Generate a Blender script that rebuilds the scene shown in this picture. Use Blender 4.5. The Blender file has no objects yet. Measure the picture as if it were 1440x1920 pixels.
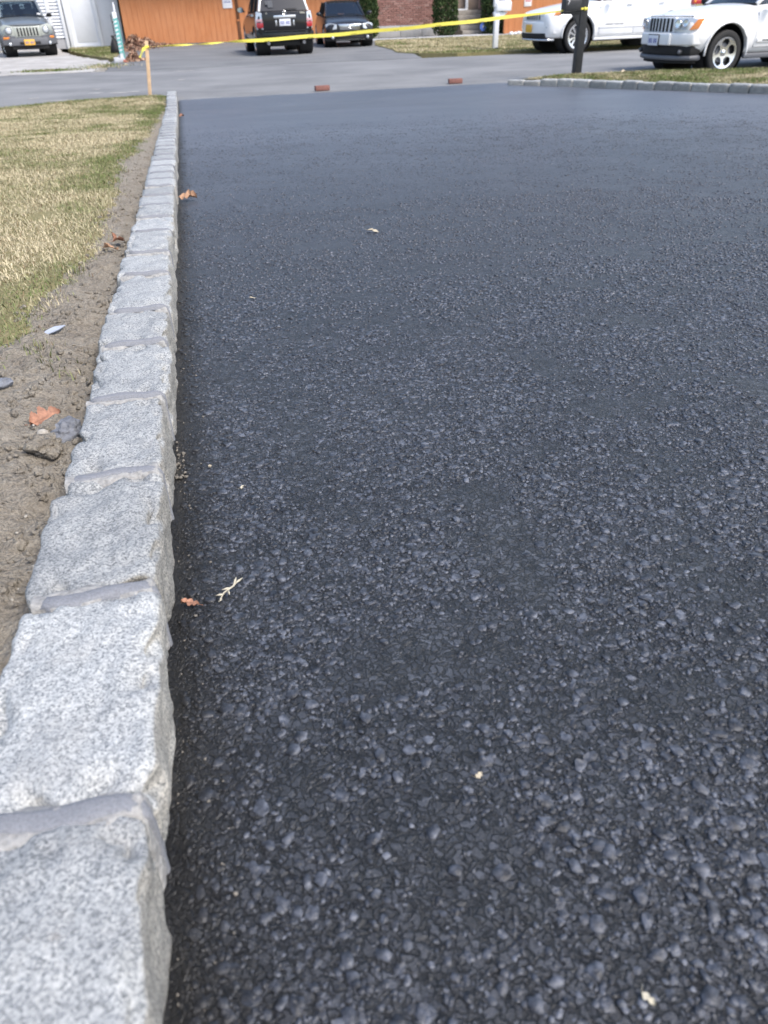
import bpy, bmesh, math, random
import numpy as np
from mathutils import Vector, Matrix, noise

random.seed(7)
RNG = np.random.default_rng(11)
SC = bpy.context.scene
COL = SC.collection
R = math.radians

# ------------------------------------------------------------------ camera
CAM_Z = 1.17
cam_d = bpy.data.cameras.new('camera')
cam = bpy.data.objects.new('camera', cam_d); COL.objects.link(cam)
cam_d.sensor_fit = 'VERTICAL'; cam_d.sensor_height = 36.0; cam_d.lens = 26.0
cam_d.clip_start = 0.05; cam_d.clip_end = 2000
cam.location = (0.1096, 0.0, CAM_Z)
cr, cu, cf = Vector((0.9720, -0.2320, -0.0262)), Vector((0.1531, 0.5466, 0.8233)), Vector((0.1770, 0.8041, -0.5671))
cf.normalize(); cr = (cr - cf * cr.dot(cf)).normalized(); cu = cr.cross(cf)
cam.matrix_world = Matrix(((cr.x, cu.x, -cf.x, 0.1096), (cr.y, cu.y, -cf.y, 0.0), (cr.z, cu.z, -cf.z, CAM_Z), (0, 0, 0, 1)))
cam_d.dof.use_dof = True; cam_d.dof.focus_distance = 1.45; cam_d.dof.aperture_fstop = 6.8
SC.camera = cam

# ------------------------------------------------------------------ sky, sun, exposure
SUN_EL, SUN_AZ = R(54), R(142)          # azimuth: 0 = +Y, clockwise seen from above
world = bpy.data.worlds.new('World'); SC.world = world; world.use_nodes = True
wn = world.node_tree.nodes; wl = world.node_tree.links
bg = wn['Background']
sky = wn.new('ShaderNodeTexSky'); sky.sky_type = 'NISHITA'; sky.sun_disc = False
sky.sun_elevation = SUN_EL; sky.sun_rotation = SUN_AZ
sky.air_density = 1.0; sky.dust_density = 2.6; sky.ozone_density = 1.0
wl.new(sky.outputs[0], bg.inputs[0]); bg.inputs[1].default_value = 0.125
sd = bpy.data.lights.new('sun', 'SUN'); sd.energy = 1.5; sd.angle = R(16); sd.color = (1.0, 0.95, 0.87)
sun = bpy.data.objects.new('sun', sd); COL.objects.link(sun)
sdir = Vector((math.sin(SUN_AZ) * math.cos(SUN_EL), math.cos(SUN_AZ) * math.cos(SUN_EL), math.sin(SUN_EL)))
sun.rotation_euler = sdir.to_track_quat('Z', 'Y').to_euler()
sun.location = (0, 0, 30)
SC.view_settings.view_transform = 'Standard'; SC.view_settings.look = 'None'
SC.view_settings.exposure = 1.12; SC.view_settings.gamma = 1.0
SC.view_settings.use_curve_mapping = False

# ------------------------------------------------------------------ heights
SL = math.tan(R(2.84)); Y0 = 11.893
def sst(a, b, x): t = np.clip((x - a) / (b - a), 0, 1); return t * t * (3 - 2 * t)
def drive_z(X, Y):
    X = np.asarray(X, float); Y = np.asarray(Y, float)
    return np.maximum(0, (Y0 - np.maximum(Y, -6)) * SL) * (1 - .5 * np.clip((X - 3) / 4, 0, 1))
def dz(x, y): return float(drive_z(x, y))

# ------------------------------------------------------------------ materials
MATS = {}
def newmat(name):
    m = bpy.data.materials.new(name); m.use_nodes = True
    nt = m.node_tree; b = nt.nodes['Principled BSDF']; MATS[name] = m
    return m, nt, b
def nd(nt, typ, **kw):
    n = nt.nodes.new(typ)
    for k, v in kw.items():
        if k in n.inputs.keys(): n.inputs[k].default_value = v
        else: setattr(n, k, v)
    return n
def coords(nt, kind='Object'):
    return nt.nodes.new('ShaderNodeTexCoord').outputs[kind]
def ramp(nt, fac, stops):
    r = nt.nodes.new('ShaderNodeValToRGB'); el = r.color_ramp.elements
    while len(el) < len(stops): el.new(.5)
    for e, (p, c) in zip(el, stops): e.position = p; e.color = (*c, 1) if len(c) == 3 else c
    nt.links.new(fac, r.inputs[0]); return r.outputs[0]
def mixc(nt, fac, a, b, mode='MIX'):
    m = nt.nodes.new('ShaderNodeMix'); m.data_type = 'RGBA'; m.blend_type = mode
    for sock, v in ((0, fac), (6, a), (7, b)):
        if hasattr(v, 'is_output'): nt.links.new(v, m.inputs[sock])
        else: m.inputs[sock].default_value = v if sock == 0 else (*v, 1)
    return m.outputs[2]
def noise_n(nt, vec, scale, detail=4, rough=.6, dist=0.):
    n = nd(nt, 'ShaderNodeTexNoise', Scale=scale, Detail=detail, Roughness=rough, Distortion=dist)
    nt.links.new(vec, n.inputs['Vector']); return n.outputs['Fac']
def vor(nt, vec, scale, feature='F1', out='Distance', rnd=1.0):
    n = nt.nodes.new('ShaderNodeTexVoronoi'); n.feature = feature; n.inputs['Scale'].default_value = scale
    n.inputs['Randomness'].default_value = rnd
    nt.links.new(vec, n.inputs['Vector']); return n.outputs[out]
def bump(nt, b, height, dist, strength=1.0, prev=None):
    n = nd(nt, 'ShaderNodeBump', Strength=strength, Distance=dist); nt.links.new(height, n.inputs['Height'])
    if prev is not None: nt.links.new(prev, n.inputs['Normal'])
    nt.links.new(n.outputs[0], b.inputs['Normal']); return n.outputs[0]
def math_n(nt, op, a, b=None):
    n = nt.nodes.new('ShaderNodeMath'); n.operation = op
    for i, v in enumerate((a, b)):
        if v is None: continue
        if hasattr(v, 'is_output'): nt.links.new(v, n.inputs[i])
        else: n.inputs[i].default_value = v
    return n.outputs[0]

def simple(name, col, rough=.5, metal=0., spec=.5, noise_scale=None, var=.15, bmp=0., coat=0.):
    m, nt, b = newmat(name)
    b.inputs['Base Color'].default_value = (*col, 1); b.inputs['Roughness'].default_value = rough
    b.inputs['Metallic'].default_value = metal; b.inputs['Specular IOR Level'].default_value = spec
    b.inputs['Coat Weight'].default_value = coat; b.inputs['Coat Roughness'].default_value = .04
    if noise_scale:
        f = noise_n(nt, coords(nt), noise_scale, 5)
        lo = tuple(c * (1 - var) for c in col); hi = tuple(min(1, c * (1 + var)) for c in col)
        nt.links.new(ramp(nt, f, [(.3, lo), (.7, hi)]), b.inputs['Base Color'])
        if bmp: bump(nt, b, f, bmp)
    return m

def asphalt_mat(name, lo, hi, rough, scale, stone, bd=.004, bs=(.8, .8), patch=None):
    m, nt, b = newmat(name); v = coords(nt)
    mp = nt.nodes.new('ShaderNodeMapping'); mp.inputs['Scale'].default_value = (.7, 1.0, 1.0); nt.links.new(v, mp.inputs[0])
    big = noise_n(nt, mp.outputs[0], .8, 5, .62); mid = noise_n(nt, v, 9, 4)
    fine = noise_n(nt, v, scale, 3, .75)
    base = ramp(nt, fine, [(.34, lo), (.70, hi)])
    base = mixc(nt, math_n(nt, 'MULTIPLY', mid, .35), base, tuple(c * .7 for c in lo))
    if patch: base = mixc(nt, ramp(nt, big, [(.38, (0, 0, 0)), (.66, (.6, .6, .6))]), base, patch)
    nt.links.new(base, b.inputs['Base Color'])
    r = math_n(nt, 'ADD', math_n(nt, 'MULTIPLY', big, .16), rough - .08)
    nt.links.new(r, b.inputs['Roughness'])
    b.inputs['Specular IOR Level'].default_value = .6 if rough < .6 else .3
    s1 = vor(nt, v, stone, 'SMOOTH_F1'); s2 = vor(nt, v, stone * 2.6)
    h = math_n(nt, 'ADD', math_n(nt, 'MULTIPLY', s1, -.6), math_n(nt, 'MULTIPLY', s2, -.3))
    h = math_n(nt, 'ADD', h, math_n(nt, 'MULTIPLY', fine, .9))
    sx = nt.nodes.new('ShaderNodeSeparateXYZ'); nt.links.new(v, sx.inputs[0])
    mr = nd(nt, 'ShaderNodeMapRange'); nt.links.new(sx.outputs[1], mr.inputs[0])
    for k, q in ((1, 1.0), (2, 6.0), (3, bs[0]), (4, bs[1])): mr.inputs[k].default_value = q
    n = nd(nt, 'ShaderNodeBump', Distance=bd); nt.links.new(h, n.inputs['Height']); nt.links.new(mr.outputs[0], n.inputs['Strength']); nt.links.new(n.outputs[0], b.inputs['Normal'])
    return m
def kerb_shade(nt, v, sx):
    """shade along the foot of the left kerb, painted as a dark band"""
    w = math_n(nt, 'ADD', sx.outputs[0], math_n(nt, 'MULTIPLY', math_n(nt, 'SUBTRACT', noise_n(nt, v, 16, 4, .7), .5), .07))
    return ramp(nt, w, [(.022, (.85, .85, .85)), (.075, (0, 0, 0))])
m, nt, b = newmat('fresh_asphalt'); v = coords(nt)
wob = nd(nt, 'ShaderNodeTexNoise', Scale=85, Detail=4); nt.links.new(v, wob.inputs['Vector'])
wv = nt.nodes.new('ShaderNodeVectorMath'); wv.operation = 'MULTIPLY_ADD'; nt.links.new(wob.outputs['Color'], wv.inputs[0]); wv.inputs[1].default_value = (.020, .020, .0); nt.links.new(v, wv.inputs[2])
p = wv.outputs[0]
e1 = vor(nt, p, 125, 'DISTANCE_TO_EDGE'); e2 = vor(nt, p, 460, 'DISTANCE_TO_EDGE')
cc_ = nt.nodes.new('ShaderNodeSeparateColor'); nt.links.new(vor(nt, p, 125, 'F1', 'Color'), cc_.inputs[0])
big = noise_n(nt, v, .9, 5, .6); mid = noise_n(nt, v, 7, 4); fine = noise_n(nt, v, 480, 3, .75)
open_ = ramp(nt, cc_.outputs[1], [(.88, (0, 0, 0)), (.92, (1, 1, 1))])            # some cells are chips, the rest fine matrix
brk = math_n(nt, 'MULTIPLY', math_n(nt, 'SUBTRACT', noise_n(nt, v, 170, 3), .5), .35); chip = ramp(nt, math_n(nt, 'ADD', e1, brk), [(.0, (0, 0, 0)), (.14, (1, 1, 1))]); mtx = ramp(nt, math_n(nt, 'ADD', e2, brk), [(-.0, (.0, .0, .0)), (.16, (1, 1, 1))])
hgt = mixc(nt, open_, chip, mtx)
tone = ramp(nt, math_n(nt, 'ADD', math_n(nt, 'MULTIPLY', cc_.outputs[0], .35), math_n(nt, 'MULTIPLY', fine, .65)), [(.28, (.008, .009, .011)), (.55, (.032, .035, .043)), (.8, (.080, .087, .105))])
col = mixc(nt, hgt, (.0035, .0037, .0042), tone)
col = mixc(nt, math_n(nt, 'MULTIPLY', mid, .25), col, (.018, .019, .022))
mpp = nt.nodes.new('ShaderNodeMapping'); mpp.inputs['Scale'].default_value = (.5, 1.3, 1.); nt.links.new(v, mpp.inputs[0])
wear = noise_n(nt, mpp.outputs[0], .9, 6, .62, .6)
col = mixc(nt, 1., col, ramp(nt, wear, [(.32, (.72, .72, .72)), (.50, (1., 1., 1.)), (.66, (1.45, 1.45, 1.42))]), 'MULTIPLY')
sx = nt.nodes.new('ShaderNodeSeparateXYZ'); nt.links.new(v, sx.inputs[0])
far_sheen = nd(nt, 'ShaderNodeMapRange'); nt.links.new(sx.outputs[1], far_sheen.inputs[0])
for k, q in ((1, .9), (2, 7.5), (3, 0.), (4, .70)): far_sheen.inputs[k].default_value = q
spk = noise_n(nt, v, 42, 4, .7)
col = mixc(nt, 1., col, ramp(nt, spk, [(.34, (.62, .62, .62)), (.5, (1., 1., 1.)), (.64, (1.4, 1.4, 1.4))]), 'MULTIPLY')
dn = math_n(nt, 'MULTIPLY', far_sheen.outputs[0], math_n(nt, 'ADD', math_n(nt, 'MULTIPLY', wear, .9), math_n(nt, 'ADD', .0, math_n(nt, 'MULTIPLY', spk, 1.1))))
col = mixc(nt, dn, col, (.121, .131, .156))  # grazing sky sheen put into the colour: paler towards the street
col = mixc(nt, kerb_shade(nt, v, sx), col, (.009, .009, .0095))
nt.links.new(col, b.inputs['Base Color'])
nt.links.new(math_n(nt, 'ADD', math_n(nt, 'MULTIPLY', big, .14), .37), b.inputs['Roughness']); b.inputs['Specular IOR Level'].default_value = .7
bw = nt.nodes.new('ShaderNodeRGBToBW'); nt.links.new(hgt, bw.inputs[0])
h = math_n(nt, 'ADD', math_n(nt, 'MULTIPLY', bw.outputs[0], .8), math_n(nt, 'MULTIPLY', fine, .5))
mr = nd(nt, 'ShaderNodeMapRange'); nt.links.new(sx.outputs[1], mr.inputs[0])
for k, q in ((1, 1.5), (2, 7.0), (3, 1.0), (4, .25)): mr.inputs[k].default_value = q
n = nd(nt, 'ShaderNodeBump', Distance=.0024); nt.links.new(h, n.inputs['Height']); nt.links.new(mr.outputs[0], n.inputs['Strength']); nt.links.new(n.outputs[0], b.inputs['Normal'])
asphalt_mat('old_asphalt', (.15, .153, .158), (.24, .243, .248), .85, 90, 50, .004, (.6, .6), (.30, .302, .305))
asphalt_mat('far_asphalt', (.135, .138, .143), (.21, .213, .218), .85, 70, 40, .004, (.6, .6), (.25, .252, .255))

m, nt, b = newmat('aggregate'); v = coords(nt)
f = noise_n(nt, v, 75, 2); g2 = noise_n(nt, v, 700, 2)
c = ramp(nt, f, [(.33, (.014, .0155, .020)), (.52, (.054, .060, .076)), (.70, (.135, .146, .176))])
sx = nt.nodes.new('ShaderNodeSeparateXYZ'); nt.links.new(v, sx.inputs[0])
c = mixc(nt, kerb_shade(nt, v, sx), c, (.012, .012, .013))
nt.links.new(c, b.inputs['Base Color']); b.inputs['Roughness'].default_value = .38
b.inputs['Specular IOR Level'].default_value = .6
bump(nt, b, g2, .0012, .7)

def granite(name, tint):
    m, nt, b = newmat(name); v = coords(nt, 'Generated'); ob = coords(nt)
    oi = nt.nodes.new('ShaderNodeObjectInfo')
    off = nt.nodes.new('ShaderNodeVectorMath'); off.operation = 'ADD'
    sc = nt.nodes.new('ShaderNodeVectorMath'); sc.operation = 'SCALE'; sc.inputs[3].default_value = 17.
    comb = nt.nodes.new('ShaderNodeCombineXYZ')
    for i in range(3): nt.links.new(oi.outputs['Random'], comb.inputs[i])
    nt.links.new(comb.outputs[0], sc.inputs[0]); nt.links.new(ob, off.inputs[0]); nt.links.new(sc.outputs[0], off.inputs[1])
    p = off.outputs[0]
    cell = vor(nt, p, 520, 'F1', 'Color'); sep = nt.nodes.new('ShaderNodeSeparateColor'); nt.links.new(cell, sep.inputs[0])
    n1 = noise_n(nt, p, 300, 4, .75); n2 = noise_n(nt, p, 22, 3); n3 = noise_n(nt, p, 420, 2, .6)
    mixv = math_n(nt, 'ADD', math_n(nt, 'MULTIPLY', sep.outputs[0], .38), math_n(nt, 'MULTIPLY', n1, .62))
    col = ramp(nt, mixv, [(.26, (.155, .165, .172)), (.39, (.28, .292, .297)), (.51, (.42, .431, .43)), (.70, (.585, .592, .58))])
    dark = ramp(nt, math_n(nt, 'ADD', math_n(nt, 'MULTIPLY', sep.outputs[1], .55), math_n(nt, 'MULTIPLY', n3, .5)), [(.13, (1, 1, 1)), (.21, (0, 0, 0))])
    col = mixc(nt, dark, col, (.06, .06, .07))
    rust = ramp(nt, noise_n(nt, p, 16, 2), [(.70, (0, 0, 0)), (.80, (.5, .5, .5))])
    col = mixc(nt, rust, col, (.52, .43, .33))
    col = mixc(nt, ramp(nt, n2, [(.35, (0, 0, 0)), (.68, (.85, .85, .85))]), col, tint, 'MULTIPLY')
    col = mixc(nt, ramp(nt, noise_n(nt, p, 9, 4, .7), [(.55, (0, 0, 0)), (.75, (.30, .30, .30))]), col, (.40, .385, .36))
    ge = nt.nodes.new('ShaderNodeNewGeometry'); sg = nt.nodes.new('ShaderNodeSeparateXYZ'); nt.links.new(ge.outputs['Normal'], sg.inputs[0])
    side = ramp(nt, sg.outputs[2], [(.30, (.85, .85, .85)), (.62, (0, 0, 0))])
    col = mixc(nt, side, col, mixc(nt, 1., col, (.95, .88, .78), 'MULTIPLY'))
    hs = nt.nodes.new('ShaderNodeHueSaturation'); nt.links.new(col, hs.inputs['Color'])
    nt.links.new(math_n(nt, 'ADD', math_n(nt, 'MULTIPLY', oi.outputs['Random'], .34), .80), hs.inputs['Value'])
    nt.links.new(hs.outputs[0], b.inputs['Base Color']); b.inputs['Roughness'].default_value = .72
    h = math_n(nt, 'ADD', math_n(nt, 'MULTIPLY', n1, .8), math_n(nt, 'MULTIPLY', noise_n(nt, p, 70, 3), .9))
    bump(nt, b, h, .0035, .8)
granite('granite', (.72, .73, .75))
simple('mortar', (.215, .222, .242), .8, noise_scale=420, var=.22, bmp=.0012)
simple('mortar_rough', (.33, .325, .315), .9, noise_scale=140, var=.3, bmp=.004)

m, nt, b = newmat('soil'); v = coords(nt)
n1 = noise_n(nt, v, 14, 6, .65); n2 = noise_n(nt, v, 160, 4, .7)
c = ramp(nt, n1, [(.3, (.28, .243, .196)), (.5, (.42, .375, .31)), (.72, (.53, .485, .415))])
c = mixc(nt, .55, c, ramp(nt, n2, [(.3, (.10, .085, .066)), (.7, (.47, .425, .36))]))
nt.links.new(c, b.inputs['Base Color']); b.inputs['Roughness'].default_value = .95
b.inputs['Specular IOR Level'].default_value = .15
bump(nt, b, math_n(nt, 'ADD', n2, math_n(nt, 'MULTIPLY', noise_n(nt, v, 60, 4), 1.5)), .012, 1.)

m, nt, b = newmat('turf'); v = coords(nt)
n1 = noise_n(nt, v, 2.2, 5, .65); n2 = noise_n(nt, v, 60, 4, .7)
c = ramp(nt, n1, [(.32, (.15, .16, .065)), (.5, (.27, .24, .12)), (.68, (.38, .32, .19))])
c = mixc(nt, .5, c, ramp(nt, n2, [(.3, (.13, .12, .06)), (.7, (.38, .33, .19))]))
nt.links.new(c, b.inputs['Base Color']); b.inputs['Roughness'].default_value = .95
b.inputs['Specular IOR Level'].default_value = .1
bump(nt, b, n2, .02, .8)

m, nt, b = newmat('grass_blade')
at = nt.nodes.new('ShaderNodeAttribute'); at.attribute_name = 'tone'
nt.links.new(at.outputs['Color'], b.inputs['Base Color']); b.inputs['Roughness'].default_value = .7
b.inputs['Specular IOR Level'].default_value = .2

m, nt, b = newmat('foliage')
at = nt.nodes.new('ShaderNodeAttribute'); at.attribute_name = 'tone'
nt.links.new(at.outputs['Color'], b.inputs['Base Color']); b.inputs['Roughness'].default_value = .75
b.inputs['Specular IOR Level'].default_value = .2

m, nt, b = newmat('litter')
at = nt.nodes.new('ShaderNodeAttribute'); at.attribute_name = 'tone'
nt.links.new(at.outputs['Color'], b.inputs['Base Color']); b.inputs['Roughness'].default_value = .8

m, nt, b = newmat('concrete'); v = coords(nt)
n1 = noise_n(nt, v, 1.6, 6, .65); n2 = noise_n(nt, v, 40, 4)
c = ramp(nt, n1, [(.3, (.27, .25, .225)), (.55, (.44, .42, .395)), (.72, (.58, .57, .55))])
c = mixc(nt, .3, c, ramp(nt, n2, [(.3, (.25, .24, .23)), (.7, (.6, .59, .58))]))
nt.links.new(c, b.inputs['Base Color']); b.inputs['Roughness'].default_value = .9; bump(nt, b, n2, .006)
simple('foundation', (.40, .40, .42), .85, noise_scale=6, var=.12, bmp=.003)
simple('paving', (.52, .53, .56), .85, noise_scale=5, var=.12)
simple('step_stone', (.36, .325, .285), .85, noise_scale=8, var=.2)

m, nt, b = newmat('orange_wood'); v = coords(nt)
mp = nt.nodes.new('ShaderNodeMapping'); mp.inputs['Scale'].default_value = (9, 9, .6); nt.links.new(v, mp.inputs[0])
n1 = noise_n(nt, mp.outputs[0], 2.2, 5, .6); n2 = noise_n(nt, v, 1.1, 4); n3 = noise_n(nt, v, 7, 4, .7)
c = ramp(nt, n1, [(.25, (.40, .145, .052)), (.55, (.53, .205, .078)), (.8, (.58, .25, .105))])
c = mixc(nt, ramp(nt, n2, [(.35, (0, 0, 0)), (.75, (.45, .45, .45))]), c, (.55, .27, .14))
c = mixc(nt, ramp(nt, n3, [(.66, (0, 0, 0)), (.72, (.35, .35, .35))]), c, (.62, .38, .24))
nt.links.new(c, b.inputs['Base Color']); b.inputs['Roughness'].default_value = .75; bump(nt, b, n1, .004)
simple('brown_trim', (.13, .05, .018), .7, noise_scale=12, var=.25)
simple('white_vinyl', (.74, .76, .80), .5, noise_scale=3, var=.04)
simple('white_paint', (.76, .78, .82), .45, noise_scale=4, var=.03)
simple('vinyl_gap', (.28, .30, .35), .7)
simple('roof_shingle', (.07, .068, .066), .9, noise_scale=14, var=.35, bmp=.01)
m, nt, b = newmat('brick')
oi = nt.nodes.new('ShaderNodeObjectInfo'); v = coords(nt)
c = ramp(nt, oi.outputs['Random'], [(0., (.20, .085, .070)), (.35, (.29, .135, .115)), (.7, (.34, .175, .150)), (.9, (.40, .245, .215)), (1., (.16, .085, .075))])
c = mixc(nt, math_n(nt, 'MULTIPLY', noise_n(nt, v, 35, 4), .5), c, (.36, .25, .22))
nt.links.new(c, b.inputs['Base Color']); b.inputs['Roughness'].default_value = .88; bump(nt, b, noise_n(nt, v, 90, 3), .003)
simple('brick_mortar', (.34, .29, .275), .9, noise_scale=30, var=.15)
simple('brick_loose', (.23, .105, .085), .88, noise_scale=40, var=.3, bmp=.002)
simple('door_brown', (.25, .19, .15), .6, noise_scale=4, var=.15)
simple('rail_pink', (.42, .27, .235), .6)
simple('bark', (.10, .075, .055), .9, noise_scale=30, var=.3)
simple('stake_wood', (.62, .43, .27), .75, noise_scale=25, var=.14, bmp=.002)
simple('tape_yellow', (.90, .78, .12), .42, noise_scale=6, var=.06)
simple('print_black', (.02, .02, .02), .6)
simple('print_blue', (.10, .12, .36), .6)
simple('print_red', (.55, .08, .10), .6)
simple('sign_white', (.78, .78, .80), .5)
simple('sign_blue', (.10, .18, .55), .4)
simple('post_black', (.022, .024, .028), .5, noise_scale=20, var=.3)
simple('teal', (.16, .46, .43), .6, noise_scale=8, var=.12)
simple('plastic_white', (.78, .80, .83), .4)
simple('terracotta', (.45, .17, .12), .8)
simple('pebble', (.40, .37, .325), .8, noise_scale=60, var=.15)
simple('grit', (.17, .155, .135), .9, noise_scale=200, var=.4)
simple('grey_rock', (.17, .18, .205), .85, noise_scale=80, var=.35, bmp=.004)
simple('rust_leaf', (.33, .165, .105), .7, noise_scale=110, var=.4)
simple('brown_leaf', (.40, .24, .15), .75, noise_scale=60, var=.2)
simple('pale_leaf', (.52, .45, .33), .7, noise_scale=80, var=.15)
simple('straw', (.50, .46, .36), .7, noise_scale=90, var=.15)
simple('scrap', (.34, .38, .46), .5)

def carpaint(name, col, rough=.28, metal=0., fl=0.):
    m, nt, b = newmat(name)
    b.inputs['Base Color'].default_value = (*col, 1); b.inputs['Roughness'].default_value = rough
    b.inputs['Metallic'].default_value = metal; b.inputs['Coat Weight'].default_value = .6; b.inputs['Coat Roughness'].default_value = .05
    v = coords(nt); n = noise_n(nt, v, 3, 4)
    if max(col) < .05: b.inputs['Coat Weight'].default_value = .25; b.inputs['Specular IOR Level'].default_value = .35
    lo = tuple(c * .93 for c in col)
    nt.links.new(ramp(nt, n, [(.35, lo), (.65, col)]), b.inputs['Base Color'])
carpaint('paint_white', (.84, .845, .85))
carpaint('paint_black', (.012, .012, .014), .2)
carpaint('paint_dark', (.020, .021, .026), .2)
carpaint('paint_silver', (.25, .27, .275), .30, .5)
simple('grille_silver', (.44, .46, .42), .35, .3)
simple('bumper_grey', (.125, .13, .145), .55, noise_scale=40, var=.1)
simple('bumper_black', (.03, .032, .037), .55)
simple('matt_black', (.008, .008, .009), .7)
simple('tyre_rubber', (.018, .018, .019), .75, noise_scale=30, var=.25)
simple('alloy', (.70, .71, .73), .25, .85)
simple('chrome', (.70, .71, .73), .18, 1.0)
simple('lamp_lens', (.62, .66, .70), .16, .25, coat=.8)
simple('amber_lens', (.75, .24, .03), .15, coat=1.)
simple('red_lens', (.42, .02, .03), .15, coat=1.)
simple('pale_red_lens', (.62, .36, .38), .15, coat=1.)
simple('seat_cloth', (.09, .095, .11), .9)
simple('plate_yellow', (.80, .46, .06), .45)
simple('plate_white', (.72, .74, .80), .45)
simple('mirror_glass', (.55, .68, .85), .05, .9)
m, nt, b = newmat('car_glass')
b.inputs['Base Color'].default_value = (.02, .026, .032, 1); b.inputs['Roughness'].default_value = .03
b.inputs['Specular IOR Level'].default_value = .6
tr = nt.nodes.new('ShaderNodeBsdfTransparent'); tr.inputs[0].default_value = (.62, .68, .70, 1)
mx = nt.nodes.new('ShaderNodeMixShader'); fr = nt.nodes.new('ShaderNodeFresnel'); fr.inputs[0].default_value = 1.5
fac = math_n(nt, 'ADD', math_n(nt, 'MULTIPLY', fr.outputs[0], 1.2), .05); fac2 = math_n(nt, 'MINIMUM', fac, 1.)
gl = nt.nodes.new('ShaderNodeBsdfGlossy'); gl.inputs['Roughness'].default_value = .02; gl.inputs[0].default_value = (.75, .8, .85, 1)
nt.links.new(fac2, mx.inputs[0]); nt.links.new(tr.outputs[0], mx.inputs[1]); nt.links.new(gl.outputs[0], mx.inputs[2])
nt.links.new(mx.outputs[0], nt.nodes['Material Output'].inputs[0])
simple('dark_glass', (.014, .019, .032), .22, spec=.18)

# ------------------------------------------------------------------ mesh helpers
class MB:
    def __init__(s): s.v = []; s.f = []
    def add(s, vs, fs):
        o = len(s.v); s.v += [tuple(p) for p in vs]; s.f += [tuple(i + o for i in f) for f in fs]; return s
    def box(s, c, d, M=None):
        x, y, z = d[0] / 2, d[1] / 2, d[2] / 2
        vs = [Vector((sx * x, sy * y, sz * z)) for sz in (-1, 1) for sy in (-1, 1) for sx in (-1, 1)]
        if M is not None: vs = [M @ p for p in vs]
        vs = [p + Vector(c) for p in vs]
        return s.add(vs, [(0, 2, 3, 1), (4, 5, 7, 6), (0, 1, 5, 4), (1, 3, 7, 5), (3, 2, 6, 7), (2, 0, 4, 6)])
    def bar(s, p0, p1, w, h, up=(0, 0, 1)):
        p0, p1 = Vector(p0), Vector(p1); d = (p1 - p0).normalized(); up = Vector(up)
        sx = d.cross(up); sx = sx.normalized() if sx.length > 1e-5 else Vector((1, 0, 0)); uy = sx.cross(d).normalized()
        vs = [p + sx * (a * w / 2) + uy * (b_ * h / 2) for p in (p0, p1) for a, b_ in ((-1, -1), (1, -1), (1, 1), (-1, 1))]
        return s.add(vs, [(3, 2, 1, 0), (4, 5, 6, 7), (0, 1, 5, 4), (1, 2, 6, 5), (2, 3, 7, 6), (3, 0, 4, 7)])
    def cyl(s, p0, p1, r0, r1=None, n=16, caps=True):
        r1 = r0 if r1 is None else r1; p0, p1 = Vector(p0), Vector(p1); d = (p1 - p0).normalized()
        a = Vector((0, 0, 1)) if abs(d.z) < .9 else Vector((1, 0, 0)); x = d.cross(a).normalized(); y = d.cross(x)
        vs = [p + (x * math.cos(t) + y * math.sin(t)) * r for p, r in ((p0, r0), (p1, r1)) for t in [2 * math.pi * k / n for k in range(n)]]
        fs = [(k, n + k, n + (k + 1) % n, (k + 1) % n) for k in range(n)]
        if caps: fs += [tuple(range(n)), tuple(range(2 * n - 1, n - 1, -1))]
        return s.add(vs, fs)
    def tube(s, pts, r, n=8):
        pts = [Vector(p) for p in pts]; rs = r if isinstance(r, (list, tuple)) else [r] * len(pts); vs = []; fs = []
        for i, p in enumerate(pts):
            d = (pts[min(i + 1, len(pts) - 1)] - pts[max(i - 1, 0)]).normalized()
            a = Vector((0, 0, 1)) if abs(d.z) < .9 else Vector((1, 0, 0)); x = d.cross(a).normalized(); y = d.cross(x)
            vs += [p + (x * math.cos(2 * math.pi * k / n) + y * math.sin(2 * math.pi * k / n)) * rs[i] for k in range(n)]
        for i in range(len(pts) - 1):
            fs += [(i * n + k, (i + 1) * n + k, (i + 1) * n + (k + 1) % n, i * n + (k + 1) % n) for k in range(n)]
        fs += [tuple(range(n)), tuple(range(len(vs) - 1, len(vs) - n - 1, -1))]
        return s.add(vs, fs)
    def lathe(s, c, axis, prof, n=24):
        """prof: (radius, distance along axis)"""
        c = Vector(c); d = Vector(axis).normalized(); a = Vector((0, 0, 1)) if abs(d.z) < .9 else Vector((1, 0, 0))
        x = d.cross(a).normalized(); y = d.cross(x); vs = []; fs = []
        for r, h in prof: vs += [c + d * h + (x * math.cos(2 * math.pi * k / n) + y * math.sin(2 * math.pi * k / n)) * max(r, 1e-4) for k in range(n)]
        for i in range(len(prof) - 1):
            fs += [(i * n + k, i * n + (k + 1) % n, (i + 1) * n + (k + 1) % n, (i + 1) * n + k) for k in range(n)]
        return s.add(vs, fs)
    def prism(s, poly, ext):
        """poly: 3D points; ext: extrusion vector"""
        n = len(poly); e = Vector(ext); p = [Vector(q) for q in poly]
        return s.add(p + [q + e for q in p], [tuple(range(n - 1, -1, -1)), tuple(range(n, 2 * n))] + [(k, (k + 1) % n, n + (k + 1) % n, n + k) for k in range(n)])
    def mesh(s, name):
        me = bpy.data.meshes.new(name); me.from_pydata(s.v, [], s.f); me.update(); return me

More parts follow.
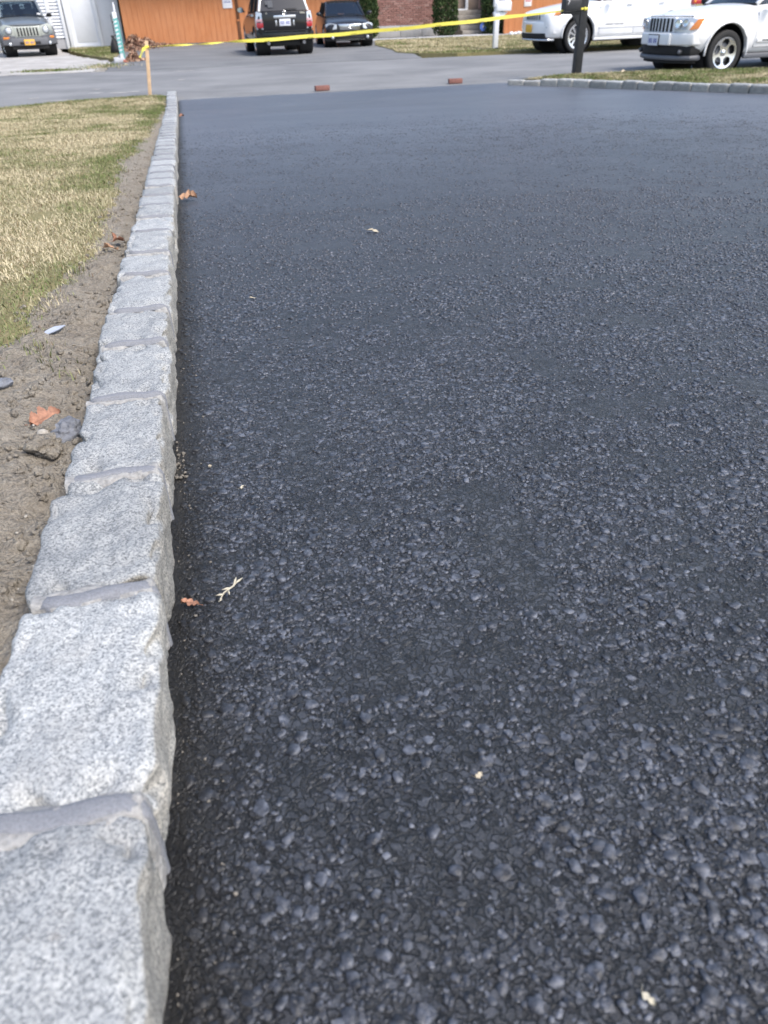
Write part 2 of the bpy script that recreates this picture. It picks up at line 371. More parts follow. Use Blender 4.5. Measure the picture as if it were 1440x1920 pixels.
def link(name, me, mat, parent=None, smooth=False, sharp=None):
    if mat is not None and not me.materials: me.materials.append(MATS[mat])
    if smooth: me.polygons.foreach_set('use_smooth', [True] * len(me.polygons))
    if sharp is not None: me.set_sharp_from_angle(angle=R(sharp))
    o = bpy.data.objects.new(name, me); COL.objects.link(o)
    if parent: o.parent = parent
    return o
def obj(name, mb, mat, parent=None, smooth=False, bevel=0., seg=2, sharp=None):
    me = mb.mesh(name)
    bm = bmesh.new(); bm.from_mesh(me); bmesh.ops.recalc_face_normals(bm, faces=bm.faces)
    if bevel:
        es = [e for e in bm.edges if len(e.link_faces) == 2 and e.calc_face_angle(0) > R(35)]
        bmesh.ops.bevel(bm, geom=es, offset=bevel, segments=seg, affect='EDGES', profile=.5, clamp_overlap=True)
    bm.to_mesh(me); bm.free()
    if bevel and sharp is None: smooth, sharp = True, 45
    return link(name, me, mat, parent, smooth, sharp)
def fast_mesh(name, V, F, attr=None):
    """V (n,3), F (m,k) constant k; attr: per-vertex colour (n,3)"""
    me = bpy.data.meshes.new(name); n, (mf, k) = len(V), F.shape
    me.vertices.add(n); me.vertices.foreach_set('co', V.astype(np.float32).ravel())
    me.loops.add(mf * k); me.loops.foreach_set('vertex_index', F.astype(np.int32).ravel())
    me.polygons.add(mf); me.polygons.foreach_set('loop_start', np.arange(0, mf * k, k, dtype=np.int32))
    try: me.polygons.foreach_set('loop_total', np.full(mf, k, dtype=np.int32))
    except Exception: pass
    me.update(calc_edges=True)
    if attr is not None:
        a = me.attributes.new('tone', 'FLOAT_COLOR', 'POINT'); a.data.foreach_set('color', np.c_[attr, np.ones(n)].astype(np.float32).ravel())
    return me
def tag(o, label=None, cat=None, group=None, kind=None):
    if label: o['label'] = label
    if cat: o['category'] = cat
    if group: o['group'] = group
    if kind: o['kind'] = kind
    return o
def empty(name, loc, rz=0):
    o = bpy.data.objects.new(name, None); COL.objects.link(o); o.location = loc; o.rotation_euler = (0, 0, rz)
    o.empty_display_size = .2; return o
def structure(o, label): return tag(o, label, kind='structure')
def stuff(o, label=None): return tag(o, label, kind='stuff')
def vnoise(P, scale, oct_=4, seed=0.):
    """cheap value-noise in numpy, P (n,2) or (n,3) -> -1..1"""
    P = np.asarray(P, float) * scale + seed; out = np.zeros(len(P)); amp = 1.; tot = 0.
    for o in range(oct_):
        i = np.floor(P).astype(np.int64); fr = P - i; fr = fr * fr * (3 - 2 * fr); acc = np.zeros(len(P)); k = P.shape[1]
        for c in range(1 << k):
            w = np.ones(len(P)); h = np.zeros(len(P), dtype=np.int64)
            for a in range(k):
                bit = (c >> a) & 1; w *= fr[:, a] if bit else 1 - fr[:, a]; h += (i[:, a] + bit) * (374761393, 668265263, 2147483647 // 5)[a]
            h = (h ^ (h >> 13)) * 1274126177; h = (h ^ (h >> 16)) & 0xFFFFFF
            acc += w * (h / float(0xFFFFFF) * 2 - 1)
        out += acc * amp; tot += amp; amp *= .5; P = P * 2.03 + 19.7
    return out / tot
def grid_sheet(xs, ys, zfun, keep=None):
    X, Y = np.meshgrid(xs, ys); nx, ny = len(xs), len(ys)
    V = np.c_[X.ravel(), Y.ravel(), zfun(X.ravel(), Y.ravel())]
    i = np.arange(nx * ny).reshape(ny, nx)
    F = np.c_[i[:-1, :-1].ravel(), i[:-1, 1:].ravel(), i[1:, 1:].ravel(), i[1:, :-1].ravel()]
    if keep is not None:
        c = V[F].mean(1); F = F[keep(c[:, 0], c[:, 1])]
        used = np.unique(F); mp = np.full(len(V), -1); mp[used] = np.arange(len(used)); V = V[used]; F = mp[F]
    return V, F
def text_mesh(name, body, size, mat, parent, M, depth=.001):
    cu_ = bpy.data.curves.new(name, 'FONT'); cu_.body = body; cu_.size = size; cu_.align_x = 'CENTER'; cu_.align_y = 'CENTER'; cu_.extrude = depth; cu_.resolution_u = 2
    t = bpy.data.objects.new(name + '_tmp', cu_); COL.objects.link(t)
    me = bpy.data.meshes.new_from_object(t.evaluated_get(bpy.context.evaluated_depsgraph_get()))
    bpy.data.objects.remove(t); bpy.data.curves.remove(cu_)
    me.name = name; me.materials.clear(); me.transform(M)
    return link(name, me, mat, parent)

# ================================================================== GROUND AND PAVED SURFACES
xs = np.r_[-400, -150, -60, np.arange(-30, 31, 2.), 60, 150, 400]; ys = np.r_[-400, -150, -60, -20, np.arange(-8, 44, 1.), 60, 150, 400]
V, F = grid_sheet(xs, ys, lambda X, Y: drive_z(0 * X, Y) - .16)
structure(link('ground', fast_mesh('ground', V, F), 'turf', smooth=True), 'broad plain ground of dry turf under and around the street and yards')

def far_edge(X): return 21.25 - .05 * (X + 4)
xs = np.r_[-80, -40, -20, np.arange(-12, 20, .5), 30, 60, 90]
tt = np.linspace(0, 1, 24)
X, T = np.meshgrid(xs, tt); near = np.where(xs < 5, 13.25, 12.2)
Y = near + (far_edge(xs) - near) * T
Z = .004 + .035 * np.sin(np.pi * T) ** 2 * .6 - .03 * sst(8, 10, X) * (1 - sst(.1, .45, T))
i = np.arange(X.size).reshape(X.shape)
F = np.c_[i[:-1, :-1].ravel(), i[:-1, 1:].ravel(), i[1:, 1:].ravel(), i[1:, :-1].ravel()]
street = structure(link('street', fast_mesh('street', np.c_[X.ravel(), Y.ravel(), Z.ravel()], F), 'old_asphalt', smooth=True), 'worn light grey asphalt street crossing behind the new driveway')
def street_z(x, y):
    n_ = 13.25 if x < 5 else 12.2
    t = (y - n_) / (far_edge(x) - n_); return .004 + .021 * math.sin(math.pi * min(max(t, 0), 1)) ** 2

# new driveway: left edge on the kerb, right edge along the curved far kerb
KR = [(5.36, 13.15), (5.74, 12.78), (6.09, 12.38), (6.42, 11.85), (6.75, 11.15), (7.15, 10.35), (7.53, 9.6), (8.2, 8.4), (9.1, 6.9), (10.2, 5.2), (11.5, 3.4)]
ky = np.array([p[1] for p in KR][::-1]); kx = np.array([p[0] for p in KR][::-1])
def right_edge(Y): return np.interp(Y, ky, kx, left=11.5) + .03
def bed_noise(X, Y):
    P = np.c_[X, Y]
    return .0035 * vnoise(P, 7, 3) + .0022 * vnoise(P, 60, 3, 5.)
def drive_surf(X, Y):
    e = np.exp(-np.maximum(X, 0) / .018)
    return drive_z(X, Y) + .008 + bed_noise(X, Y) - .012 * e
ysd = np.r_[-5, -3, -1.5, np.arange(-.6, .1, .05), np.arange(.1, 2.4, .012), np.arange(2.4, 5, .04), np.arange(5, 13.3, .15), 13.36, 13.42]
sx = np.r_[-.02, np.arange(0, .12, .006), np.arange(.12, 1.9, .014), np.arange(1.9, 4, .05), np.arange(4, 9, .25), 9.5, 10.5, 11.6]
X, Y = np.meshgrid(sx, ysd); X = np.minimum(X, right_edge(Y)); Yj = Y.copy()
Yj[-1] += .03 * vnoise(np.c_[X[-1], X[-1] * 0 + 3.], 1.3, 3)
Zd = drive_surf(X.ravel(), Yj.ravel())
i = np.arange(X.size).reshape(X.shape)
F = np.c_[i[:-1, :-1].ravel(), i[:-1, 1:].ravel(), i[1:, 1:].ravel(), i[1:, :-1].ravel()]
Vd = np.c_[X.ravel(), Yj.ravel(), Zd]
A = Vd[F]; ar = np.abs(np.cross(A[:, 2, :2] - A[:, 0, :2], A[:, 3, :2] - A[:, 1, :2])); F = F[ar > 1e-9]
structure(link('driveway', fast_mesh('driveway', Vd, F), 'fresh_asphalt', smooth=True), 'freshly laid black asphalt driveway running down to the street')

def stones(name, x0, x1f, y0, y1, cell, keep, rmin, rmax, n, rings, hscale, seed, tilt=.35, fade=None):
    g = np.random.default_rng(seed)
    ny_ = int((y1 - y0) / cell); pts = []
    for k in range(ny_):
        y = y0 + (k + .5) * cell; nx_ = int((x1f(y) - x0) / cell)
        if nx_ < 1: continue
        pts.append(np.c_[x0 + (np.arange(nx_) + g.random(nx_)) * cell, np.full(nx_, y) + (g.random(nx_) - .5) * cell * 1.2])
    P = np.concatenate(pts)
    dens = keep * (.72 + 1.25 * vnoise(P, 9, 3, 9.) + .35 * vnoise(P, 1.3, 2, 3.)); dens = dens * (1 - sst(fade[0], fade[1], P[:, 1])) if fade else dens; P = P[g.random(len(P)) < dens]
    m = len(P); r = rmin + (rmax - rmin) * g.random(m) ** 1.9
    asp = .6 + .4 * g.random(m); rot = g.random(m) * 6.28; h = r * hscale * (.3 + .9 * g.random(m))
    ang = (np.arange(n)[None] + .75 * (g.random((m, n)) - .5)) * 2 * np.pi / n
    rad = r[:, None] * (.62 + .5 * g.random((m, n)))
    lx = rad * np.cos(ang); ly = rad * np.sin(ang) * asp[:, None]
    ca, sa = np.cos(rot)[:, None], np.sin(rot)[:, None]; ex = lx * ca - ly * sa; ey = lx * sa + ly * ca
    tx = (g.random(m) - .5) * tilt; ty = (g.random(m) - .5) * tilt
    z0 = drive_surf(P[:, 0], P[:, 1]); out = []
    for s_, zz in rings:
        xx, yy = ex * s_, ey * s_
        out.append(np.stack([P[:, :1] + xx, P[:, 1:] + yy, z0[:, None] + h[:, None] * zz + (xx * tx[:, None] + yy * ty[:, None]) * (zz > 0) + .0004 * g.standard_normal((m, n))], -1))
    cen = np.stack([P[:, 0], P[:, 1], z0 + h * (rings[-1][1] + .05)], -1)[:, None]
    V = np.concatenate(out + [cen], 1); per = n * len(rings) + 1; V = V.reshape(-1, 3); base = (np.arange(m) * per)[:, None]
    tr = []
    k = np.arange(n); k2 = (k + 1) % n
    for q in range(len(rings) - 1):
        a, b_, c_, d_ = q * n + k, q * n + k2, (q + 1) * n + k2, (q + 1) * n + k
        tr += [np.stack([a, b_, c_], -1), np.stack([a, c_, d_], -1)]
    t0 = (len(rings) - 1) * n; tr.append(np.stack([t0 + k, t0 + k2, np.full(n, per - 1)], -1))
    T_ = np.concatenate(tr); F = (base[:, :, None] + T_[None]).reshape(-1, 3)
    return V, F
def vis(y): return .42 + .80 * max(y, 0)
parts = [stones('a', .012, vis, .08, 1.7, .0070, 1.05, .0020, .0052, 6, [(1, -.15), (.84, 1.)], .32, 1, .30),
         stones('f', .012, vis, .08, 2.2, .0165, .85, .0046, .0100, 7, [(1, -.6), (.96, .5), (.86, 1.)], .21, 7, .22),
         stones('c', .012, vis, 1.7, 3.4, .0105, 1.0, .0028, .0076, 5, [(1, -.3), (.85, 1.)], .36, 3, .2),
         stones('d', .012, vis, 3.4, 9.0, .019, 1.0, .0045, .0098, 4, [(1, -.3), (.85, 1.)], .26, 4, .10, (4.5, 9.0)),
         stones('e', .012, vis, .08, 1.15, .0035, .95, .0006, .0014, 4, [(1, .9)], .8, 5, .9)]
off = 0; Vs = []; Fs = []
for V, F in parts: Vs.append(V); Fs.append(F + off); off += len(V)
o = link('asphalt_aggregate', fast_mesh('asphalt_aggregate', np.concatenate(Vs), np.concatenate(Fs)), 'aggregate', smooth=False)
stuff(o, 'bitumen coated stone chips set into the new black driveway')

# ================================================================== LEFT LAWN, SOIL STRIP
def soil_edge(Y):   # x of the border between soil and grass
    P = np.c_[Y, Y * 0 + 1.7]
    w = np.interp(Y, [0, 1.2, 1.8, 2.6, 4, 6, 9, 12, 13.5], [.42, .30, .235, .15, .165, .16, .12, .06, .03])
    return -.145 - w - .07 * vnoise(P, 1.7, 3) - .035 * vnoise(P, 7, 2, 2.)
def lawn_edge_y(X): return np.interp(X, [-12, -6, -2.6, -1.5, -.5, -.14], [12.2, 12.75, 13.45, 13.95, 14.08, 14.02])
def lawn_z(X, Y):
    P = np.c_[X, Y]; base = drive_z(0 * X, Y) + .045
    d = -.145 - X                                   # distance from the kerb
    soil = 1 - sst(-.05, .05, soil_edge(Y) - X)
    z = base - .022 * np.exp(-(d / .09) ** 2) + .012 * vnoise(P, .8, 3)
    near = sst(7, 3, Y)
    z = z + soil * near * (.022 * vnoise(P, 9, 4, 4.) + .020 * np.abs(vnoise(P, 24, 3, 8.)) ** 1.3 + .009 * vnoise(P, 75, 3, 1.))
    z = z + (1 - soil) * .010
    return z - .05 * sst(-.35, .02, Y - lawn_edge_y(X)) 
xs = np.r_[-14, -10, -7, -5, np.arange(-4, -1.4, .2), np.arange(-1.4, -.75, .05), np.arange(-.75, -.12, .009)]
ys = np.r_[-4, -2, -1, np.arange(-.4, .3, .1), np.arange(.3, 2.6, .009), np.arange(2.6, 6, .03), np.arange(6, 14.3, .1)]
V, F = grid_sheet(xs, ys, lawn_z, lambda x, y: y < lawn_edge_y(x))
me = fast_mesh('lawn', V, F); me.materials.append(MATS['turf']); me.materials.append(MATS['soil'])
cc = V[F].mean(1); me.polygons.foreach_set('material_index', (cc[:, 0] > soil_edge(cc[:, 1])).astype(np.int32))
structure(link('lawn', me, None, smooth=True), 'patchy front lawn with a bare soil strip along the granite kerb')

def blades(name, P, z, hgt, wid, lean, cols, parent_label, seed, mat='grass_blade'):
    g = np.random.default_rng(seed); m = len(P)
    a = g.random(m) * 6.28; ln = lean * (.4 + .8 * g.random(m)); h = hgt * (.5 + .8 * g.random(m)); w = wid * (.7 + .6 * g.random(m))
    d = np.c_[np.cos(a), np.sin(a)]; s_ = np.c_[-d[:, 1], d[:, 0]]
    def pt(t, side, wf):
        q = np.empty((m, 3)); fw_ = np.sin(ln * t) * h * t
        q[:, :2] = P + d * fw_[:, None] + s_ * (side * w * wf / 2)[:, None]; q[:, 2] = z + h * t * np.cos(ln * t); return q
    V = np.stack([pt(0, -1, 1), pt(0, 1, 1), pt(.55, -1, .8), pt(.55, 1, .8), pt(1., 0, 0)], 1).reshape(-1, 3)
    b_ = (np.arange(m) * 5)[:, None]; T_ = np.array([[0, 1, 3], [0, 3, 2], [2, 3, 4]]); F = (b_[:, :, None] + T_[None]).reshape(-1, 3)
    me = fast_mesh(name, V, F, np.repeat(cols, 5, 0)); return stuff(link(name, me, mat), parent_label)
GREEN = np.array([.125, .165, .05]); STRAW = np.array([.52, .45, .30]); OLIVE = np.array([.23, .23, .115]); BROWN = np.array([.21, .15, .09])
def tones(P, green, seed):
    g = np.random.default_rng(seed); n = vnoise(P, 1.1, 3, 2.) * .8 + vnoise(P, 4, 3, 6.) * .8 + green
    f = np.clip(.42 + n * 1.25 + .30 * g.standard_normal(len(P)), 0, 1)[:, None]
    c = np.where(f > .5, OLIVE + (GREEN - OLIVE) * (f - .5) * 2, STRAW + (OLIVE - STRAW) * f * 2)
    br = g.random(len(P)) < .10; c[br] = BROWN
    return np.clip(c * (.75 + .6 * g.random((len(P), 1))), 0, 1)
g = np.random.default_rng(5)
P = np.c_[-.14 - 3.6 * g.random(330000) ** 1.25, .9 + 13.2 * g.random(330000) ** 1.45]
P = P[(P[:, 1] < lawn_edge_y(P[:, 0]) - .01) & (P[:, 0] < soil_edge(P[:, 1]) + .012 + .018 * g.standard_normal(len(P))) & (P[:, 0] > -.55 - .225 * P[:, 1] - .25)]
P = P[(vnoise(P, 3.5, 3, 4.) > -.38 - .25 * g.random(len(P)))]
edge = sst(-1.2, -.1, P[:, 1] - lawn_edge_y(P[:, 0])) * .8 + .5 * sst(-.30, -.02, P[:, 0] - soil_edge(P[:, 1])) - .22
sz = np.interp(P[:, 1], [1, 3, 8, 14], [1, 1.2, 1.6, 2.2])
blades('lawn_grass', P, lawn_z(P[:, 0], P[:, 1]) - .003, .024 * np.sqrt(sz), .0019 * sz, 1.45, tones(P, edge, 3), 'dormant straw and green grass of the left lawn', 8)
# small tufts in the soil
tp = []
for (x, y, n_) in ((-.30, 1.72, 60), (-.27, 1.62, 30), (-.21, 1.55, 14), (-.32, 2.1, 60), (-.30, 2.45, 80), (-.26, 3.1, 60)):
    tp.append(np.c_[x + .02 * g.standard_normal(n_), y + .03 * g.standard_normal(n_)])
P = np.concatenate(tp); blades('grass_tufts', P, lawn_z(P[:, 0], P[:, 1]) - .003, .022, .0022, .8, tones(P, .1, 4), 'sparse grass blades sprouting in the bare soil strip', 9)

# soil crumbs
def rocks_mesh(name, P, z, r, seed, flat=.75, sub=1):
    bm = bmesh.new(); bmesh.ops.create_icosphere(bm, subdivisions=sub, radius=1.); bv = np.array([v.co for v in bm.verts]); bf = np.array([[v.index for v in f.verts] for f in bm.faces]); bm.free()
    g = np.random.default_rng(seed); m = len(P); k = len(bv)
    sc_ = r[:, None, None] * (.5 + .85 * g.random((m, k, 1))) * np.array([1, 1, flat])[None, None]; a = g.random(m) * 6.28
    V = bv[None] * sc_; x = V[..., 0] * np.cos(a)[:, None] - V[..., 1] * np.sin(a)[:, None] * .8; y = V[..., 0] * np.sin(a)[:, None] + V[..., 1] * np.cos(a)[:, None] * .8
    V = np.stack([x + P[:, :1], y + P[:, 1:], V[..., 2] + z[:, None]], -1).reshape(-1, 3)
    F = ((np.arange(m) * k)[:, None, None] + bf[None]).reshape(-1, 3); return fast_mesh(name, V, F)
n_ = 26000
P = np.c_[-.15 - .5 * g.random(n_), .6 + 6. * g.random(n_) ** 1.6]; P = P[P[:, 0] > soil_edge(P[:, 1]) - .03]
P = P[g.random(len(P)) < .35 + 1.1 * vnoise(P, 6, 3, 2.) + .5 * np.exp(-np.abs(-.16 - P[:, 0]) / .03)]
rr = .0010 + .0095 * g.random(len(P)) ** 5
stuff(link('soil_crumbs', rocks_mesh('soil_crumbs', P, lawn_z(P[:, 0], P[:, 1]) + rr * .15, rr, 3), 'soil', smooth=False), 'loose soil crumbs on the bare strip beside the kerb')
n_ = 700
P = np.c_[-.15 - .5 * g.random(n_), .6 + 8. * g.random(n_) ** 1.5]; P = P[P[:, 0] > soil_edge(P[:, 1]) - .05]; rr = .0012 + .0030 * g.random(len(P)) ** 3
stuff(link('soil_grit', rocks_mesh('soil_grit', P, lawn_z(P[:, 0], P[:, 1]) + rr * .35, rr, 6), 'pebble', smooth=False), 'pale grit scattered over the bare soil strip')

# ================================================================== KERBS OF GRANITE BLOCKS
def block_mesh(name, L, W, H, cuts, seed, amp, rnd, flare=None):
    """a rough split granite block, base centre at origin, long side along y"""
    bm = bmesh.new(); bmesh.ops.create_cube(bm, size=2.)
    bmesh.ops.subdivide_edges(bm, edges=bm.edges, cuts=cuts, use_grid_fill=True)
    g = random.Random(seed); so = Vector((g.random() * 50, g.random() * 50, g.random() * 50))
    sk = [g.uniform(-.05, .05) for _ in range(4)]
    if flare is not None: sk[1] = flare
    for v in bm.verts:
        p = v.co.copy(); e = 14.
        n_ = (abs(p.x) ** e + abs(p.y) ** e + abs(p.z) ** e) ** (1 / e); q = p / n_
        d = Vector((q.x * W / 2, q.y * L / 2, q.z * H / 2))
        edge = sorted((abs(q.x), abs(q.y), abs(q.z)))[1]
        d.x *= 1 + sk[0] * q.y + sk[1] * q.z; d.y *= 1 + sk[2] * q.x * .6; d.z += sk[3] * q.y * H * .12
        nn = noise.fractal(d * 16 + so, 1., 2., 4) ; n2 = noise.fractal(d * 55 + so, 1., 2., 3)
        nr = Vector((q.x * abs(q.x) ** 5, q.y * abs(q.y) ** 5, q.z * abs(q.z) ** 5)); nr = nr.normalized() if nr.length > 1e-6 else nr
        chip = max(0, noise.noise(d * 28 + so * 1.3) - .05) * sst(.55, 1., edge)
        d += nr * (nn * amp + n2 * amp * .35 - float(chip) * rnd)
        d.z += H / 2; v.co = d
    me = bpy.data.meshes.new(name); bm.to_mesh(me); bm.free()
    me.polygons.foreach_set('use_smooth', [True] * len(me.polygons)); me.materials.append(MATS['granite']); return me

def bead_mesh(W, H, wid, seed, top_r=.02):
    """convex mortar bead over the top and down the driveway side; local x across (0 = driveway face), y along, z from asphalt up to H"""
    g = random.Random(seed); path = [(-W + .014, H - .020), (-W + .020, H - .008)]
    for k in range(9): path.append((-W + .026 + (W - .047) * k / 8, H - .0035 + .0010 * math.sin(k * 1.1 + seed)))
    for k in range(1, 6):
        a = k / 5 * math.pi / 2; path.append((-.0205 + .0155 * math.sin(a), H - .019 + .0155 * math.cos(a)))
    for k in range(1, 6): path.append((-.005 + .0008 * math.sin(k + seed), H - .02 - (H + .01) * k / 5))
    vs = []; fs = []; n = 9; ytilt = g.uniform(-.008, .008)
    for j, (x, z) in enumerate(path):
        a = path[max(j - 1, 0)]; b_ = path[min(j + 1, len(path) - 1)]; t = Vector((b_[0] - a[0], 0, b_[1] - a[1])).normalized(); nrm = Vector((-t.z, 0, t.x))
        taper = 1. if j > 1 else (.35 + .3 * j)
        w = wid * taper * (1 + .10 * math.sin(j * .9 + seed * 2.1)) * (1 - .55 * min(1, max(0, j - 10) / 5))
        for k in range(n):
            u_ = -1 + 2 * k / (n - 1)
            p = Vector((x, ytilt * (x / W) + u_ * w / 2 + .002 * math.sin(j * .7 + seed), z)) + nrm * (.0045 * math.sqrt(max(0, 1 - u_ * u_)) - .0055 * (abs(u_) > .98) - .001)
            vs.append(p)
    for j in range(len(path) - 1): fs += [(j * n + k, j * n + k + 1, (j + 1) * n + k + 1, (j + 1) * n + k) for k in range(n - 1)]
    mb = MB().add(vs, fs); return mb
def smear_mesh(W, H, wid, seed):
    """rough mortar bed below the bead: a full strip filling the joint, with ragged edges"""
    g = random.Random(seed + 99); nx, n = 26, 9; vs = []; fs = []
    for j in range(nx + 1):
        s_ = j / nx; 
        if s_ < .62: x, z, nz = -W + .010 + (W - .018) * s_ / .62, H - .0065, Vector((0, 0, 1))
        else: x, z, nz = -.0085, H - .008 - (H) * (s_ - .62) / .38, Vector((1, 0, 0))
        for k in range(n):
            u_ = -1 + 2 * k / (n - 1); w = wid * (.85 + .55 * noise.noise(Vector((s_ * 9, u_ * .7, seed * 3.7))))
            hgt = .0042 * (1 - abs(u_) ** 4) + .0022 * noise.fractal(Vector((s_ * 22, u_ * 3, seed * 1.3)), 1., 2., 3) - (.008 if abs(u_) > .97 else 0)
            vs.append(Vector((x, u_ * w, z)) + nz * hgt)
    for j in range(nx): fs += [(j * n + k, j * n + k + 1, (j + 1) * n + k + 1, (j + 1) * n + k) for k in range(n - 1)]
    return MB().add(vs, fs)

kerb = tag(empty('stone_kerb', (0, 0, 0)), 'straight kerb of grey granite blocks along the left edge of the new driveway', 'kerb')
joints = [-.20, .085, .382, .674, .962, 1.242, 1.546, 1.80, 2.147, 2.424, 2.768, 3.055]
rk = random.Random(4)
while joints[-1] < 13.75: joints.append(joints[-1] + rk.uniform(.262, .325))
joints[-1] = 14.03
KW, KH = .145, .083; EMB = .07
far_blocks = [block_mesh('granite_block', .285, KW, KH + EMB, 7, 100 + k, .0035, .02) for k in range(6)]
far_beads = [bead_mesh(KW, KH - .001, .021, 40 + k).mesh('mortar_joint') for k in range(4)]
for me_ in far_beads: me_.materials.append(MATS['mortar']); me_.polygons.foreach_set('use_smooth', [True] * len(me_.polygons))
for i in range(len(joints) - 1):
    a, b_ = joints[i], joints[i + 1]; yc = (a + b_) / 2; L = b_ - a - .013
    w = KW + rk.uniform(-.006, .006); tilt = math.atan(SL) if yc < Y0 else 0
    if i < 12: me = block_mesh('granite_block', L, w, KH + EMB, 30 if i < 7 else 18, i, .0058, .050, .055 if i < 3 else None)
    else: me = far_blocks[i % 6]
    o = link('granite_block', me, 'granite', kerb)
    o.location = (-w / 2 + rk.uniform(-.003, .003), yc, dz(0, yc) - EMB + rk.uniform(-.003, .004) + .006)
    o.rotation_euler = (-tilt + rk.uniform(-.012, .012), rk.uniform(-.02, .02), rk.uniform(-.022, .022) if i < 24 else rk.uniform(-.01, .01))
    if i >= 12: o.scale.y = L / .285
    yj = b_
    if yj < 13.9:
        if i < 14:
            wj = (.024, .026, .023, .021, .020, .019, .019, .017, .018, .017, .017, .017, .016, .016)[i]
            j = obj('mortar_joint', bead_mesh(KW, KH, wj, i), 'mortar', kerb, smooth=True)
            s_ = obj('mortar_smear', smear_mesh(KW, KH, wj * .95, i), 'mortar_rough', j, smooth=True); s_.location = (0, 0, -.0045 if i > 3 else 0)
        else: j = link('mortar_joint', far_beads[i % 4], None, kerb)
        j.location = (0, yj, dz(0, yj) + .006 + (.0055 if i > 3 else .0010)); j.rotation_euler = (-tilt, 0, rk.uniform(-.05, .05))

# mortar and grit crumbs along the foot of the kerb
n_ = 420
P = np.c_[.004 + .05 * g.random(n_) ** 2, .1 + 4.5 * g.random(n_) ** 1.5]; rr = .0005 + .0022 * g.random(n_) ** 4
cl = np.c_[.002 + .016 * g.random(70) ** 1.5, 1.13 + .05 * g.standard_normal(70)]; P = np.r_[P, cl]; rr = np.r_[rr, .0008 + .004 * g.random(70) ** 3]
stuff(link('mortar_crumbs', rocks_mesh('mortar_crumbs', P, drive_surf(P[:, 0], P[:, 1]) + rr * .4, rr, 12), 'grit', smooth=False), 'grit and mortar crumbs along the foot of the left kerb')

kerb_r = tag(empty('stone_kerb', (0, 0, 0)), 'curved kerb of pale granite blocks edging the right lawn beside the black post', 'kerb')
pk = np.array(KR); seg = np.r_[0, np.cumsum(np.hypot(*np.diff(pk, axis=0).T))]; s_ = 0.
while s_ < seg[-1] - .3:
    L = rk.uniform(.26, .31); q0 = np.array([np.interp(s_, seg, pk[:, k]) for k in (0, 1)]); q1 = np.array([np.interp(s_ + L, seg, pk[:, k]) for k in (0, 1)])
    c_ = (q0 + q1) / 2; d_ = q1 - q0; an = math.atan2(d_[1], d_[0]) - math.pi / 2
    o = link('granite_block', far_blocks[rk.randrange(6)], 'granite', kerb_r)
    nx_, ny_ = math.cos(an), math.sin(an)
    o.location = (c_[0] + nx_ * .07, c_[1] + ny_ * .07, dz(c_[0], c_[1]) - EMB + .012 + rk.uniform(-.004, .004) - (.03 if s_ < .3 else 0)); o.rotation_euler = (0, rk.uniform(-.03, .03), an + rk.uniform(-.03, .03))
    o.scale = (rk.uniform(.92, 1.08), (L + rk.uniform(-.003, .004)) / .285, 1.08 + rk.uniform(-.03, .04)); s_ += L
# the kerb's back is on the lawn side (+x); turf behind it
def rl_edge(X): return np.interp(X, [5.3, 5.6, 6.2, 7, 8, 8.8, 9.6, 14], [13.2, 13.25, 13.3, 13.2, 13.06, 12.72, 12.5, 12.2])
def rlawn_z(X, Y):
    d = (X - right_edge(Y)); P = np.c_[X, Y]
    return drive_z(X, Y) + .075 + .05 * sst(.1, .8, d) * .6 + .012 * vnoise(P, 1.2, 3) - .05 * sst(-.2, .0, Y - rl_edge(X))
xs = np.arange(5.3, 16, .07); ys = np.arange(3.5, 13.4, .07)
V, F = grid_sheet(xs, ys, rlawn_z, lambda x, y: (x > right_edge(y) + .10) & (y < rl_edge(x)))
structure(link('lawn', fast_mesh('lawn', V, F), 'turf', smooth=True), 'green lawn strip between the curved kerb and the street on the right')
P = np.c_[5.4 + 6 * g.random(120000), 8.3 + 5 * g.random(120000)]; P = P[(P[:, 0] > right_edge(P[:, 1]) + .12) & (P[:, 1] < rl_edge(P[:, 0])) & (P[:, 0] < 9.9)]
blades('lawn_grass', P, rlawn_z(P[:, 0], P[:, 1]) - .003, .042, .0065, 1.1, tones(P, .18, 13), 'short green and straw grass of the right lawn', 14)

# ================================================================== FAR SIDE OF THE STREET
def sheet(name, poly, z, mat, label, sub=.5, wob=0., edge_noise=0.):
    bm = bmesh.new(); pts = []
    for k, p in enumerate(poly):
        q = poly[(k + 1) % len(poly)]; L = math.hypot(q[0] - p[0], q[1] - p[1]); m_ = max(1, int(L / sub))
        for t in range(m_):
            x, y = p[0] + (q[0] - p[0]) * t / m_, p[1] + (q[1] - p[1]) * t / m_
            if edge_noise and t: x += edge_noise * noise.noise(Vector((x * 3, y * 3, 1))); y += edge_noise * noise.noise(Vector((x * 3, y * 3, 7)))
            pts.append((x, y, z))
    vs = [bm.verts.new(p) for p in pts]; f = bm.faces.new(vs); bmesh.ops.triangulate(bm, faces=[f])
    ex = bmesh.ops.extrude_face_region(bm, geom=list(bm.faces)); 
    for v in ex['geom']:
        if isinstance(v, bmesh.types.BMVert): v.co.z -= .12
    bmesh.ops.recalc_face_normals(bm, faces=bm.faces)
    me = bpy.data.meshes.new(name); bm.to_mesh(me); bm.free()
    return structure(link(name, me, mat), label)
sheet('far_driveway', [(-1.6, 21.05), (6.0, 20.7), (6.35, 23.4), (6.5, 27.2), (7.6, 30.6), (7.6, 34.3), (2.0, 35.2), (-1.75, 35.2), (-1.7, 27)], .010, 'far_asphalt', 'grey asphalt driveway in front of the orange house', .4, edge_noise=.12)
